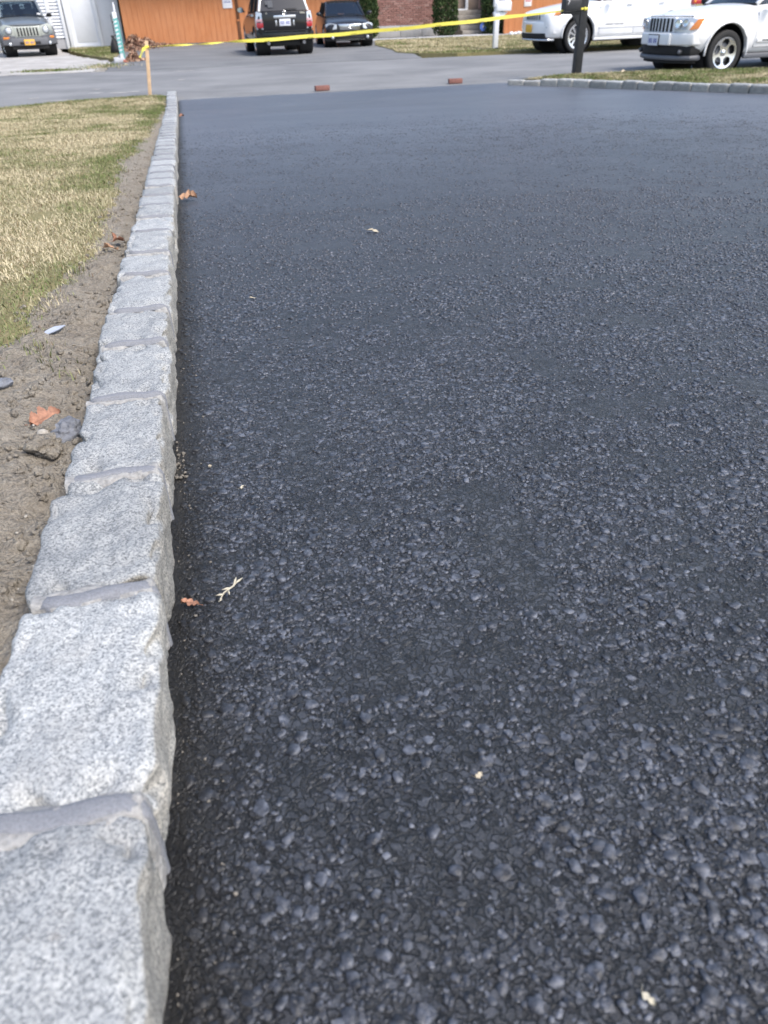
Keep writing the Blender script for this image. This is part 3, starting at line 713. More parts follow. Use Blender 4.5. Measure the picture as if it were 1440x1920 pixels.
sheet('concrete_driveway', [(-4.0, 21.25), (-1.9, 21.1), (-1.75, 23.2), (-1.75, 25.2), (-3.0, 29), (-3.9, 33), (-4.4, 36.2), (-6.4, 36.2), (-6.2, 33), (-5.6, 28.5), (-4.4, 23.6)], .014, 'concrete', 'cracked pale concrete driveway under the silver off-road car', .3, edge_noise=.22)
sheet('yard_grass', [(-30, 22.5), (-4.6, 21.4), (-4.55, 23.6), (-5.7, 28.5), (-6.4, 36.5), (-30, 36.5)], .012, 'turf', 'grass verge left of the concrete driveway', .5, edge_noise=.15)
sheet('yard_grass', [(-3.95, 36.1), (-3.6, 33), (-2.7, 29.5), (-1.72, 26.4), (-1.75, 31), (-1.8, 36.1)], .018, 'turf', 'small grass wedge between the white garage door and the teal striped post', .4, edge_noise=.1)
sheet('far_lawn', [(6.05, 23.3), (6.4, 22.4), (7.2, 21.6), (9.2, 21.3), (16, 21.1), (40, 20.5), (40, 31.4), (13.0, 31.4), (9.5, 31.7), (7.3, 31.6), (6.5, 28.2), (6.3, 25)], .030, 'turf', 'dry front lawn before the brick wall', .5, edge_noise=.08)
sheet('walkway', [(7.15, 31.75), (9.5, 31.85), (12.9, 31.55), (12.9, 32.1), (12.4, 33.0), (11.2, 33.1), (9.5, 32.6), (7.15, 32.6)], .036, 'paving', 'pale concrete walkway leading to the front steps', .5)
P = np.c_[6.05 + 9 * g.random(56000), 21.15 + 10.2 * g.random(56000)]
P = P[(P[:, 0] > np.interp(P[:, 1], [21.2, 21.35, 21.62, 22.4, 23.3, 25, 28.2, 31.6], [11, 8.6, 7.2, 6.42, 6.08, 6.33, 6.53, 7.33]))]
blades('lawn_grass', P, np.full(len(P), .028), .05, .013, 1.1, tones(P, np.where(P[:, 1] < 22.6, .42, -.22), 21), 'dry pale grass of the far lawn before the brick house', 22)
P = np.r_[np.c_[-3.9 + 2.3 * g.random(16000), 26 + 10 * g.random(16000)], np.c_[-8.5 + 4 * g.random(14000), 21.6 + 9 * g.random(14000)], np.c_[-2.95 + .38 * g.standard_normal(900), 22.1 + .16 * g.standard_normal(900)], np.c_[-1.75 + .28 * g.standard_normal(700), 23.0 + .45 * g.standard_normal(700)]]
inA = (P[:, 0] > np.interp(P[:, 1], [26.4, 29.5, 33, 36.1], [-1.72, -2.7, -3.6, -3.95])) & (P[:, 0] < -1.76) & (P[:, 1] > 26.4)
inB = (P[:, 0] < np.interp(P[:, 1], [21.4, 23.6, 28.5, 36], [-4.6, -4.6, -5.75, -6.4]))
inC = (P[:, 1] < 24.6) & (P[:, 0] > -3.9) & (P[:, 1] > 21.5)
P = P[inA | inB | inC]
blades('yard_turf', P, np.full(len(P), .014), .055, .013, 1.0, tones(P, .32, 25), 'green grass tufts around the concrete driveway', 26)
# pale worn spots on the street near the left lawn
mk = MB()
for x, y, w_, d_ in ((-1.35, 15.3, .16, .05), (-.98, 15.15, .20, .07), (-.72, 15.2, .12, .06), (-1.9, 14.35, .3, .05), (.1, 17.2, .08, .07), (10.6, 16.0, .14, .06), (-2.3, 14.9, .1, .06), (.2, 20.0, .25, .06), (-1.4, 16.0, .08, .05)):
    n = 9; ps = []
    for k in range(n):
        a = k * 2 * math.pi / n; q = .6 + .5 * random.random(); ps.append((x + w_ * q * math.cos(a), y + d_ * q * math.sin(a), street_z(x, y) + .0025))
    mk.prism(ps, (0, 0, .0015))
stuff(obj('worn_paint', mk, 'concrete', street), None)

# ================================================================== HOUSES
def wall_slab(mb, x0, x1, y, z0, z1, th=.12): mb.box(((x0 + x1) / 2, y + th / 2, (z0 + z1) / 2), (x1 - x0, th, z1 - z0))
def gable_roof(parent, x0, x1, y0, y1, z, rise):
    mb = MB(); e = .35; ym = (y0 + y1) / 2
    mb.prism([(x0 - e, y0 - e, z - .08), (x0 - e, ym, z + rise), (x0 - e, y1 + e, z - .08), (x0 - e, y1 + e, z - .22), (x0 - e, ym, z + rise - .14), (x0 - e, y0 - e, z - .22)], (x1 - x0 + 2 * e, 0, 0))
    off(obj('roof', mb, 'roof_shingle', None), parent)
# --- white house
hw = tag(empty('white_house', (-4.0, 36, 0)), 'white vinyl sided house with a white garage door behind the silver off-road car', 'house')
def off(o, p): o.parent = p; o.matrix_parent_inverse = Matrix.Translation(-Vector(p.location)); return o
def hobj(name, mb, mat, p, **k): return off(obj(name, mb, mat, None, **k), p)
mb = MB(); wall_slab(mb, -11, -4.36, 36.06, 0, 2.75); wall_slab(mb, -4.36, -1.84, 36.10, 0, 2.75); mb.box((-6.4, 39.2, 1.37), (9.0, 6.0, 2.74)); hobj('wall', mb, 'vinyl_gap', hw)
mb = MB()                                  # lap siding: stepped boards
for x0, x1 in ((-4.36, -4.02), (-11, -4.50)):
    z = .36; 
    while z < 2.7:
        mb.prism([(x0, 36.055, z), (x0, 36.005, z), (x0, 36.045, z + .085), (x0, 36.055, z + .085)], (x1 - x0, 0, 0)); z += .105
stuff(hobj('lap_siding', mb, 'white_vinyl', hw))
hobj('corner_board', MB().box((-4.43, 36.02, 1.45), (.13, .07, 2.3)), 'white_paint', hw, bevel=.004)
hobj('foundation', MB().box((-4.25, 36.05, .16), (.5, .07, .32)), 'foundation', hw)
for x, w_ in ((-3.96, .11), (-3.80, .12), (-2.70, .13)): hobj('door_frame', MB().box((x, 36.0, 1.24), (w_, .10, 2.48)), 'white_paint', hw, bevel=.006)
gd = hobj('garage_door', MB().box((-3.25, 36.075, 1.21), (.98, .05, 2.38)), 'white_paint', hw)
obj('door_panel', MB().box((-3.22, 36.045, 1.30), (.74, .016, 2.2)), 'white_paint', gd, bevel=.007)
hobj('side_panel', MB().box((-2.24, 36.07, 1.25), (.79, .05, 2.44)), 'white_paint', hw, bevel=.004)
hobj('bottom_strip', MB().box((-3.25, 36.03, .05), (.98, .05, .08)), 'white_vinyl', hw)
gable_roof(hw, -11, -1.9, 36.1, 42, 2.75, 1.5)

# --- orange house with brick front
ho = tag(empty('orange_house', (5, 35, 0)), 'orange grooved-wood house with a red brick middle and front steps', 'house')
def groove_wall(x0, x1, y, z0, z1, pitch, gw):
    mb = MB(); prof = []; x = x0
    while x < x1 - 1e-6:
        e = min(x + pitch - gw, x1); prof += [(x, y), (e, y)]
        if e < x1: prof += [(e + .001, y + .012), (min(e + gw, x1), y + .012)]
        x += pitch
    prof += [(x1, y + .1), (x0, y + .1)]
    return mb.prism([(px, py, z0) for px, py in prof], (0, 0, z1 - z0))
stuff(hobj('wood_siding', groove_wall(-1.72, 2.56, 35.0, .06, 2.7, .203, .016), 'orange_wood', ho))
stuff(hobj('wood_siding', groove_wall(2.68, 7.4, 35.0, .06, 2.7, .203, .016), 'orange_wood', ho))
stuff(hobj('wood_siding', groove_wall(12.62, 18, 32.2, .06, 2.7, .10, .012), 'orange_wood', ho))
hobj('foundation', MB().box((2.9, 35.08, .0), (9.3, .1, .14)), 'foundation', ho); hobj('foundation', MB().box((15.3, 32.28, .0), (5.4, .1, .16)), 'foundation', ho)
hobj('wall', MB().box((3, 38, 1.4), (9.3, 5.8, 2.7)).box((15.4, 36.7, 1.4), (5.3, 8.7, 2.7)).box((10, 37.9, 1.4), (5.4, 6.4, 2.7)), 'door_brown', ho)
t_ = hobj('trim_strip', MB().box((2.62, 34.985, .36), (.085, .05, .70)).box((2.62, 34.985, 1.75), (.085, .05, 1.94)), 'brown_trim', ho, bevel=.004)
hobj('trim_block', MB().box((2.62, 34.975, .745), (.11, .05, .05)), 'orange_wood', ho)
hobj('corner_trim', MB().box((12.58, 32.2, 1.4), (.08, .09, 2.7)), 'orange_wood', ho, bevel=.004)
# brick front: bricks as parts
hobj('brick_backing', MB().box((8.95, 34.52, 1.53), (3.25, .14, 2.34)), 'brick_mortar', ho)
bvar = []
for k in range(5):
    mb = MB().box((0, 0, 0), (.214, .09, .062)); me = mb.mesh('brick'); bm = bmesh.new(); bm.from_mesh(me)
    bmesh.ops.bevel(bm, geom=list(bm.edges), offset=.004, segments=1, affect='EDGES')
    for v in bm.verts: v.co += Vector((noise.noise(v.co * 30 + Vector((k, 0, 0))), noise.noise(v.co * 30 + Vector((0, k, 0))), noise.noise(v.co * 25 + Vector((0, 0, k + 5))))) * .0025
    bm.to_mesh(me); bm.free(); me.materials.append(MATS['brick']); bvar.append(me)
nb = 0; far_bricks = MB(); zb = .405
for row in range(27):
    z = zb + row * .075 + .031; x = 7.36 + (.113 if row % 2 else 0)
    while x < 10.55:
        if row < 15 and x > 7.45:
            o = link('brick', bvar[rk.randrange(5)], None); off(o, ho); o.location = (x + rk.uniform(-.002, .002), 34.425 + rk.uniform(-.004, .004), z); nb += 1
        else: far_bricks.box((x, 34.425, z), (.214, .09, .062))
        x += .226
stuff(hobj('upper_brickwork', far_bricks, 'brick', ho))
for x0, x1 in ((7.34, 8.05), (8.06, 8.965), (8.975, 9.855), (9.865, 10.58)): hobj('foundation_block', MB().box(((x0 + x1) / 2, 34.40, .19), (x1 - x0 - .006, .16, .40)), 'foundation', ho, bevel=.006)
# entrance
for k in range(5):
    hobj('step', MB().box((11.84, 33.35 + k * .26 / 2 + .5, .085 + k * .165), (1.22, 1.1 - k * .26 + .26 * 0 + .1, .165 - .002)), 'step_stone', ho, bevel=.008)
hobj('front_door', MB().box((11.36, 34.62, 1.75), (.62, .06, 2.0)), 'door_brown', ho)
hobj('door_post', MB().box((11.77, 34.45, 1.73), (.10, .10, 2.0)), 'white_paint', ho, bevel=.006)
hobj('door_sill', MB().box((11.4, 34.4, .85), (.66, .12, .05)), 'white_vinyl', ho)
hobj('porch_wall', MB().box((12.2, 34.6, 1.5), (.75, .08, 2.6)), 'door_brown', ho)
hobj('hand_rail', MB().bar((12.42, 33.5, .5), (12.26, 34.3, 1.35), .06, .06).bar((12.42, 33.5, .5), (12.42, 33.5, 0.04), .05, .05).bar((12.26, 34.3, 1.35), (12.26, 34.3, .86), .05, .05), 'rail_pink', ho)
gable_roof(ho, -1.8, 18, 34.6, 41.5, 2.75, 1.9)

# wall signs (print too small to read in the photograph: rows of marks)
def wall_sign(x, y, z0, z1, w_, rows, label):
    s = tag(empty('wall_sign', (x, y, (z0 + z1) / 2)), label, 'sign', None); h = z1 - z0
    obj('sign_panel', MB().box((0, 0, 0), (w_, .012, h)), 'sign_white', s, bevel=.002)
    for fz, m_, hh, n in rows:
        mb = MB(); x_ = -w_ * .40
        while x_ < w_ * .38:
            l = random.uniform(.02, .045); mb.box((x_ + l / 2, -.0075, fz * h), (l, .002, hh)); x_ += l + .012
        obj('print', mb, m_, s)
    return s
wall_sign(2.27, 34.98, 1.14, 1.72, .36, [(-.16, 'print_blue', .035, 1), (-.02, 'print_blue', .03, 1), (.12, 'print_red', .06, 1), (.3, 'print_red', .06, 1), (.42, 'print_blue', .03, 1)], 'white wall sign with blue print on the orange wall behind the black car')
wall_sign(13.47, 32.185, .90, 1.36, .30, [(-.12, 'print_red', .05, 1), (.06, 'print_red', .06, 1), (.25, 'print_red', .05, 1)], 'white wall sign with red print on the orange siding right of the white mailbox')

# ================================================================== SHRUBS
def arborvitae(x, y, h, r, seed, label):
    s = tag(empty('evergreen_shrub', (x, y, .02)), label, 'shrub', 'clipped evergreens along the brick house')
    obj('trunk', MB().tube([(0, 0, -.05), (.01, 0, h * .5), (0, 0, h * .9)], [.04, .03, .01], 6), 'bark', s)
    g = np.random.default_rng(seed); n = 5200
    z = h * g.random(n) ** .8; a = g.random(n) * 6.28; prof = np.interp(z / h, [0, .12, .5, .85, 1], [.72, .95, 1., .55, .05])
    rr = r * prof * (1 - .5 * g.random(n) ** 2.2) * (1 + .22 * vnoise(np.c_[np.cos(a) * 2, np.sin(a) * 2, z * 3], 1.6, 3, seed))
    P = np.c_[rr * np.cos(a), rr * np.sin(a), z]
    up = np.c_[np.cos(a) * .5, np.sin(a) * .5, np.full(n, .9)] + .45 * g.standard_normal((n, 3)); up /= np.linalg.norm(up, axis=1)[:, None]
    sd_ = np.cross(up, g.standard_normal((n, 3))); sd_ /= np.linalg.norm(sd_, axis=1)[:, None]
    l = (.05 + .06 * g.random(n))[:, None]; w = l * .38
    V = np.stack([P, P + up * l * .5 + sd_ * w, P + up * l, P + up * l * .5 - sd_ * w], 1).reshape(-1, 3)
    t = np.clip(.5 + .6 * vnoise(P, 4, 3, seed) + .2 * g.standard_normal(n), 0, 1)[:, None]
    c_ = np.array([.022, .040, .016]) + t * (np.array([.075, .115, .042]) - np.array([.022, .040, .016]))
    c_[g.random(n) < .03] = (.13, .10, .05)
    F = np.arange(4 * n).reshape(n, 4)
    me = fast_mesh('foliage', V, F, np.repeat(c_, 4, 0)); link('foliage', me, 'foliage', s); return s
arborvitae(7.42, 33.2, 1.9, .36, 31, 'dark evergreen shrub rising behind the roof of the dark sedan')
arborvitae(10.43, 33.0, 2.0, .46, 32, 'dark evergreen shrub between the brick wall and the front steps')
arborvitae(12.45, 33.0, 2.0, .52, 33, 'dark evergreen shrub right of the steps behind the white mailbox')

# ================================================================== STREET FURNITURE
# white mailbox
mbx = tag(empty('white_mailbox', (8.58, 22.5, .02)), 'white plastic mailbox on a white post on the far lawn edge', 'mailbox')
obj('post', MB().box((0, 0, .52), (.125, .125, .96)), 'plastic_white', mbx, bevel=.012)
obj('post_cap', MB().box((-.045, 0, 1.10), (.10, .12, .26)).box((-.045, 0, 1.25), (.07, .08, .06)), 'plastic_white', mbx, bevel=.01)
obj('bracket', MB().prism([(-.10, -.05, .86), (.30, -.05, .86), (.06, -.05, .66), (-.06, -.05, .66)], (0, .1, 0)), 'plastic_white', mbx, bevel=.008)
pr = [(-.09 + .0, .87)]
mb = MB(); sec = [(-.095, 0), (.095, 0), (.095, .14)] + [(.095 * math.cos(t), .14 + .095 * math.sin(t)) for t in (.5, 1., 1.57, 2.1, 2.6)] + [(-.095, .14)]
mb.prism([(-.04, y_, .875 + z_) for y_, z_ in sec], (.40, 0, 0)); bx_ = obj('mailbox_body', mb, 'plastic_white', mbx, bevel=.008)
obj('mailbox_door', MB().prism([(.361, y_ * .93, .885 + z_ * .93) for y_, z_ in sec], (.015, 0, 0)), 'plastic_white', bx_, bevel=.004)
obj('ground_sleeve', MB().box((0.02, -.03, .02), (.09, .09, .07)), 'matt_black', mbx)

# black post with mailbox
bp = tag(empty('mailbox_post', (6.57, 13.26, .07)), 'square black post with a black mailbox and a white numeral, wrapped by yellow tape', 'mailbox')
obj('post', MB().box((0, 0, 1.0), (.125, .125, 2.1)), 'post_black', bp, bevel=.008)
obj('post_cap', MB().box((0, 0, 2.07), (.17, .17, .05)), 'post_black', bp, bevel=.01)
obj('brace', MB().prism([(-.06, -.045, .90), (-.20, -.045, .90), (-.06, -.045, .70), ], (0, .09, 0)), 'post_black', bp)
obj('arm', MB().box((-.21, 0, .885), (.31, .10, .04)), 'post_black', bp, bevel=.004)
mb = MB(); sec = [(-.085, 0), (.085, 0), (.085, .13)] + [(.085 * math.cos(t), .13 + .07 * math.sin(t)) for t in (.5, 1., 1.57, 2.1, 2.6)] + [(-.085, .13)]
mb.prism([(-.345, y_, .907 + z_) for y_, z_ in sec], (.275, 0, 0)); bxx = obj('mailbox_body', mb, 'post_black', bp, bevel=.005)
text_mesh('numeral', '7', .085, 'sign_white', bxx, Matrix.Translation((-.295, -.0865, 1.02)) @ Matrix.Rotation(R(90), 4, 'X'))

# teal striped leaning post
tpz = tag(empty('striped_post', (-1.36, 24.7, .01)), 'white post wound with teal stripes beside the leaf pile at the orange house corner', 'post')
obj('post', MB().box((.0, 0, .58), (.10, .10, 1.12)), 'plastic_white', tpz, bevel=.006)
for k in range(9):
    z0 = .20 + k * .092; mb = MB()
    lo = [(-.052, -.052), (.052, -.052), (.052, .052), (-.052, .052), (-.052, -.052)]
    for j in range(4):
        (xa, ya), (xb, yb) = lo[j], lo[j + 1]; za, zb_ = z0 + j * .023, z0 + (j + 1) * .023
        w_ = .05; nx_, ny_ = (0, -1), (1, 0); ex = [(0, -.004), (.004, 0), (0, .004), (-.004, 0)][j]
        mb.prism([(xa, ya, za), (xb, yb, zb_), (xb, yb, zb_ + w_), (xa, ya, za + w_)], (ex[0], ex[1], 0))
    obj('stripe', mb, 'teal', tpz)
obj('teal_panel', MB().box((.056, -.052, .52), (.035, .03, .86)), 'teal', tpz, bevel=.006)
obj('rod', MB().tube([(-.10, 0, 1.09), (-.095, 0, .6), (-.085, 0, .40)], .008, 6), 'matt_black', tpz)
for z in (.92, .62): obj('clip', MB().box((-.075, 0, z), (.06, .03, .02)), 'matt_black', tpz)
obj('finial', MB().lathe((.02, 0, 1.14), (0, 0, 1), [(.0, 0), (.03, .0), (.03, .05), (.02, .07), (.03, .12), (.012, .20), (0, .22)], 10), 'plastic_white', tpz, smooth=True)
obj('base_block', MB().box((-.02, -.02, .05), (.16, .16, .1)), 'paving', tpz, bevel=.01)
tag(obj('white_block', MB().box((-1.52, 24.6, .07), (.13, .10, .12)), 'paving', None, bevel=.012), 'small pale stone block at the foot of the striped post', 'block')
tag(obj('brick_scrap', MB().box((-1.30, 24.45, .045), (.09, .06, .06)), 'terracotta', None, bevel=.006), 'reddish brick scrap at the foot of the striped post', 'brick')
# dark shovel-like bag/cone leaning by the white wall corner
mb = MB(); bag_r = [(.16, 0), (.19, .05), (.17, .16), (.11, .30), (.05, .40), (.035, .44), (.06, .49), (.02, .5)]
mb.lathe((0, 0, 0), (0, 0, 1), bag_r, 14)
mb.v = [(x * (1 + .35 * noise.noise(Vector((x * 9, y * 9, z * 7)))) - .12 * z, y * (1 + .3 * noise.noise(Vector((x * 8, y * 9, z * 6 + 4)))), z) for x, y, z in mb.v]
o = tag(obj('dark_bag', mb, 'matt_black', None, smooth=True), 'black rubbish bag slumped by the white wall behind the striped post', 'bag'); o.location = (-1.78, 29.6, .02)

# fallen leaf heaps
def leaf_heap(name, blobs, n, seed, label):
    g = np.random.default_rng(seed); k = g.integers(0, len(blobs), n); B = np.array(blobs)[k]
    q = np.abs(g.standard_normal((n, 3))) * np.sign(g.random((n, 3)) - .5) * np.array([1, 1, 0]); rad = np.hypot(q[:, 0], q[:, 1])
    X = B[:, 0] + q[:, 0] * B[:, 2] * .5; Y = B[:, 1] + q[:, 1] * B[:, 3] * .5; Z = .02 + B[:, 4] * np.exp(-rad ** 2 * .5) * (.55 + .5 * g.random(n))
    P = np.c_[X, Y, Z]; u_ = g.standard_normal((n, 3)); u_[:, 2] *= .6; u_ /= np.linalg.norm(u_, axis=1)[:, None]; w_ = np.cross(u_, g.standard_normal((n, 3))); w_ /= np.linalg.norm(w_, axis=1)[:, None]
    l = (.035 + .045 * g.random(n))[:, None]; nn = np.cross(u_, w_)
    V = np.stack([P - u_ * l, P + w_ * l * .55 + nn * l * .2, P + u_ * l, P - w_ * l * .55 + nn * l * .2], 1).reshape(-1, 3)
    pal = np.array([(.20, .10, .065), (.28, .155, .10), (.36, .22, .15), (.14, .075, .05), (.44, .30, .21)]); c_ = pal[g.integers(0, 5, n)] * (.75 + .5 * g.random((n, 1)))
    return stuff(link(name, fast_mesh(name, V, np.arange(4 * n).reshape(n, 4), np.repeat(c_, 4, 0)), 'litter'), label)
leaf_heap('fallen_leaves', [(-1.35, 33.3, .55, 1.0, .42), (-.95, 33.6, .5, .9, .30), (-1.3, 31.8, .35, 1.2, .22), (-.6, 34.3, .8, .4, .10), (-1.1, 25.2, .22, .5, .20)], 2600, 41, 'brown fallen leaves heaped at the corner of the orange wall')

# wooden stake and caution tape
stk = tag(empty('wooden_stake', (-.44, 14.3, 0)), 'bare wooden stake at the lawn corner holding the yellow tape', 'stake')
obj('shaft', MB().prism([(-.028, -.02, -.1), (.028, -.02, -.1), (.133 - .0, -.02, .77), (.077, -.02, .77)], (0, .04, 0)), 'stake_wood', stk, bevel=.004)
def ribbon(pts, wid, ang, th=.0012):
    """strip along pts; ang = rotation of its width away from vertical"""
    vs = []; fs = []; pts = [Vector(p) for p in pts]
    for i, p in enumerate(pts):
        d = (pts[min(i + 1, len(pts) - 1)] - pts[max(i - 1, 0)]).normalized(); s_ = d.cross(Vector((0, 0, 1))).normalized(); u_ = s_.cross(d)
        a = ang[i]; w = u_ * math.cos(a) + s_ * math.sin(a); n = w.cross(d)
        wd = wid[i] if isinstance(wid, list) else wid
        vs += [p - w * wd / 2 - n * th / 2, p + w * wd / 2 - n * th / 2, p + w * wd / 2 + n * th / 2, p - w * wd / 2 + n * th / 2]
    for i in range(len(pts) - 1):
        for k in range(4): fs.append((i * 4 + k, i * 4 + (k + 1) % 4, i * 4 + 4 + (k + 1) % 4, i * 4 + 4 + k))
    fs += [(0, 1, 2, 3), (len(vs) - 4, len(vs) - 1, len(vs) - 2, len(vs) - 3)]
    return MB().add(vs, fs)
ctp = tag(empty('caution_tape', (0, 0, 0)), 'yellow caution tape stretched from the wooden stake to the black mailbox post', 'tape')
A, B_ = Vector((-.335, 14.27, .685)), Vector((6.57, 13.19, 1.01)); N = 90; pts = []; ang = []; wd = []
for k in range(N + 1):
    t = k / N; p = A.lerp(B_, t); p.z -= .055 * math.sin(math.pi * t) - .004 * math.sin(t * 40); p.y += .02 * math.sin(t * 9)
    pts.append(p); ang.append((1 - float(sst(.0, .24, t))) * math.pi * 2.5 + .18 * math.sin(t * 14)); wd.append((.024 + .024 * float(sst(0.12, .26, t))) - .026 * float(sst(.80, .93, t)))
tape = obj('strip', ribbon(pts, wd, ang), 'tape_yellow', ctp, smooth=False)
for k in range(6):
    t = .27 + k * .098; p = A.lerp(B_, t); p.z -= .055 * math.sin(math.pi * t) - .004 * math.sin(t * 40); p.y += .02 * math.sin(t * 9)
    d = (B_ - A).normalized(); s_ = d.cross(Vector((0, 0, 1))).normalized(); u_ = s_.cross(d)
    M = Matrix((d.to_4d(), u_.to_4d(), s_.to_4d(), (0, 0, 0, 1))).transposed(); M.translation = p + s_ * .0065 - u_ * .014; M[3][3] = 1
    for c_ in range(3): M[3][c_] = 0
    text_mesh('lettering', 'CAUTION', .020, 'print_black', tape, M, .0004)
obj('knot', MB().lathe((6.57 - .0, 13.185, 1.0), (0, 1, 0), [(0, -.02), (.018, -.015), (.026, 0), (.02, .01), (0, .012)], 8), 'tape_yellow', ctp, smooth=True)
obj('wrap', MB().box((6.57, 13.26, 1.005), (.131, .131, .026)), 'tape_yellow', ctp)
pl = [Vector((-.35, 14.26, .69)) + Vector((-.02 - .11 * t, -.02, -.02 - .10 * t + .02 * math.sin(t * 5))) for t in np.linspace(0, 1, 8)]
obj('loose_tail', ribbon(pl, [.03, .05, .065, .07, .07, .06, .05, .03], [1.2 * math.sin(q) for q in np.linspace(0, 2.5, 8)]), 'tape_yellow', ctp)
obj('stake_loop', MB().box((-.345, 14.3, .688), (.064, .05, .035)), 'tape_yellow', ctp)

# two loose bricks
for (x, y, rz, lab, sz_) in ((2.32, 13.72, .15, 'loose red brick left on the street edge nearer the wooden stake', (.235, .10, .070)), (4.60, 13.74, -.05, 'loose red brick on the street edge nearer the black post', (.23, .10, .070))):
    bk = tag(empty('loose_brick', (x, y, .012), rz), lab, 'brick', 'bricks on the driveway edge')
    mb = MB().box((0, 0, sz_[2] / 2), sz_); o = obj('brick_body', mb, 'brick_loose', bk, bevel=.006)
# blue yard sign
ys_ = tag(empty('yard_sign', (11.95, 32.9, .03)), 'small round blue security sign on a stake beside the front steps', 'sign')
obj('stake', MB().box((0, .01, .1), (.02, .02, .3)), 'matt_black', ys_)
obj('sign_face', MB().prism([(.135 * math.cos(k * math.pi / 4 + .39), -.01, .25 + .15 * math.sin(k * math.pi / 4 + .39)) for k in range(8)], (0, .015, 0)), 'sign_blue', ys_, bevel=.003)
obj('sign_mark', MB().prism([(-.05, -.0125, .22), (.0, -.0125, .33), (.03, -.0125, .33), (-.0, -.0125, .22)], (0, .002, 0)).prism([(.01, -.0125, .29), (.05, -.0125, .29), (.05, -.0125, .26), (.01, -.0125, .26)], (0, .002, 0)), 'sign_white', ys_)
for k, (x, r_) in enumerate(((12.70, .07), (12.86, .06), (13.0, .075), (13.15, .06))):
    st = tag(obj('edging_stone', MB().lathe((0, 0, 0), (0, 0, 1), [(0, 0), (r_ * 1.1, 0), (r_ * 1.2, r_ * .6), (r_ * .8, r_ * 1.2), (0, r_ * 1.35)], 9), 'plastic_white', None, smooth=True), ('white edging stone nearest the white mailbox, first of its row', 'white edging stone second from the white mailbox in its row', 'white edging stone third from the white mailbox in its row', 'white edging stone at the far end of its row by the orange siding')[k], 'stone', 'white stones edging the bed'); st.location = (x, 31.75, .03); st.rotation_euler = (0, 0, k); st.scale = (1.1, .9, 1)

# ================================================================== CARS  (local axes: +y forward, origin under the front axle)
def half_profile(w, zb, zs, zt, wt, crown=.02, tuck=.07):
    return [(0, zb), (w - tuck - .06, zb), (w - tuck, zb + .015), (w - .012, zb + .13), (w, zs), (w - .012, zs + (zt - zs) * .55), (wt, zt - .02), (wt - .07, zt), (wt * .5, zt + crown * .8), (0, zt + crown)]
def body_loft(name, mat, root, stations, arches, sub=2):
    """stations: (y, half width, z bottom, z of widest line, z top edge, half width at top edge, crown)"""
    vs = []; fs = []
    for (y, w, zb, zs, zt, wt, cr_) in stations:
        hp = half_profile(w, zb, zs, zt, wt, cr_); vs += [(x, y, z) for x, z in hp] + [(-x, y, z) for x, z in hp[-2:0:-1]]
    n = 18
    for i in range(len(stations) - 1): fs += [(i * n + k, i * n + (k + 1) % n, (i + 1) * n + (k + 1) % n, (i + 1) * n + k) for k in range(n)]
    for base in (0, (len(stations) - 1) * n):       # end caps as quads across
        for k in range(8): fs.append((base + k, base + k + 1, base + (n - k - 1) % n, base + (n - k) % n))
        # k=0 row degenerate corner handled by removing doubles
    me = bpy.data.meshes.new(name); me.from_pydata(vs, [], [tuple(dict.fromkeys(f)) for f in fs]); me.update()
    bm = bmesh.new(); bm.from_mesh(me); bmesh.ops.recalc_face_normals(bm, faces=bm.faces); bm.to_mesh(me); bm.free()
    o = bpy.data.objects.new(name, me); COL.objects.link(o)
    md = o.modifiers.new('s', 'SUBSURF'); md.levels = sub; md.render_levels = sub
    cut = []
    for (y, r, z) in arches:
        for sx in (-1, 1):
            mb = MB().cyl((sx * .42, y, z), (sx * 1.3, y, z), r, n=36); c = bpy.data.objects.new('cutter', mb.mesh('cutter')); COL.objects.link(c); cut.append(c)
            bm = bmesh.new(); bm.from_mesh(c.data); bmesh.ops.recalc_face_normals(bm, faces=bm.faces); bm.to_mesh(c.data); bm.free()
            b = o.modifiers.new('b', 'BOOLEAN'); b.operation = 'DIFFERENCE'; b.object = c; b.solver = 'EXACT'
    dg = bpy.context.evaluated_depsgraph_get(); dg.update()
    m2 = bpy.data.meshes.new_from_object(o.evaluated_get(dg)); m2.name = name
    for c in cut: bpy.data.objects.remove(c)
    bpy.data.objects.remove(o)
    m2.materials.clear(); m2.materials.append(MATS[mat]); m2.set_sharp_from_angle(angle=R(38)); m2.polygons.foreach_set('use_smooth', [True] * len(m2.polygons)); m2.set_sharp_from_angle(angle=R(38))
    o = link(name, m2, None, root); return o
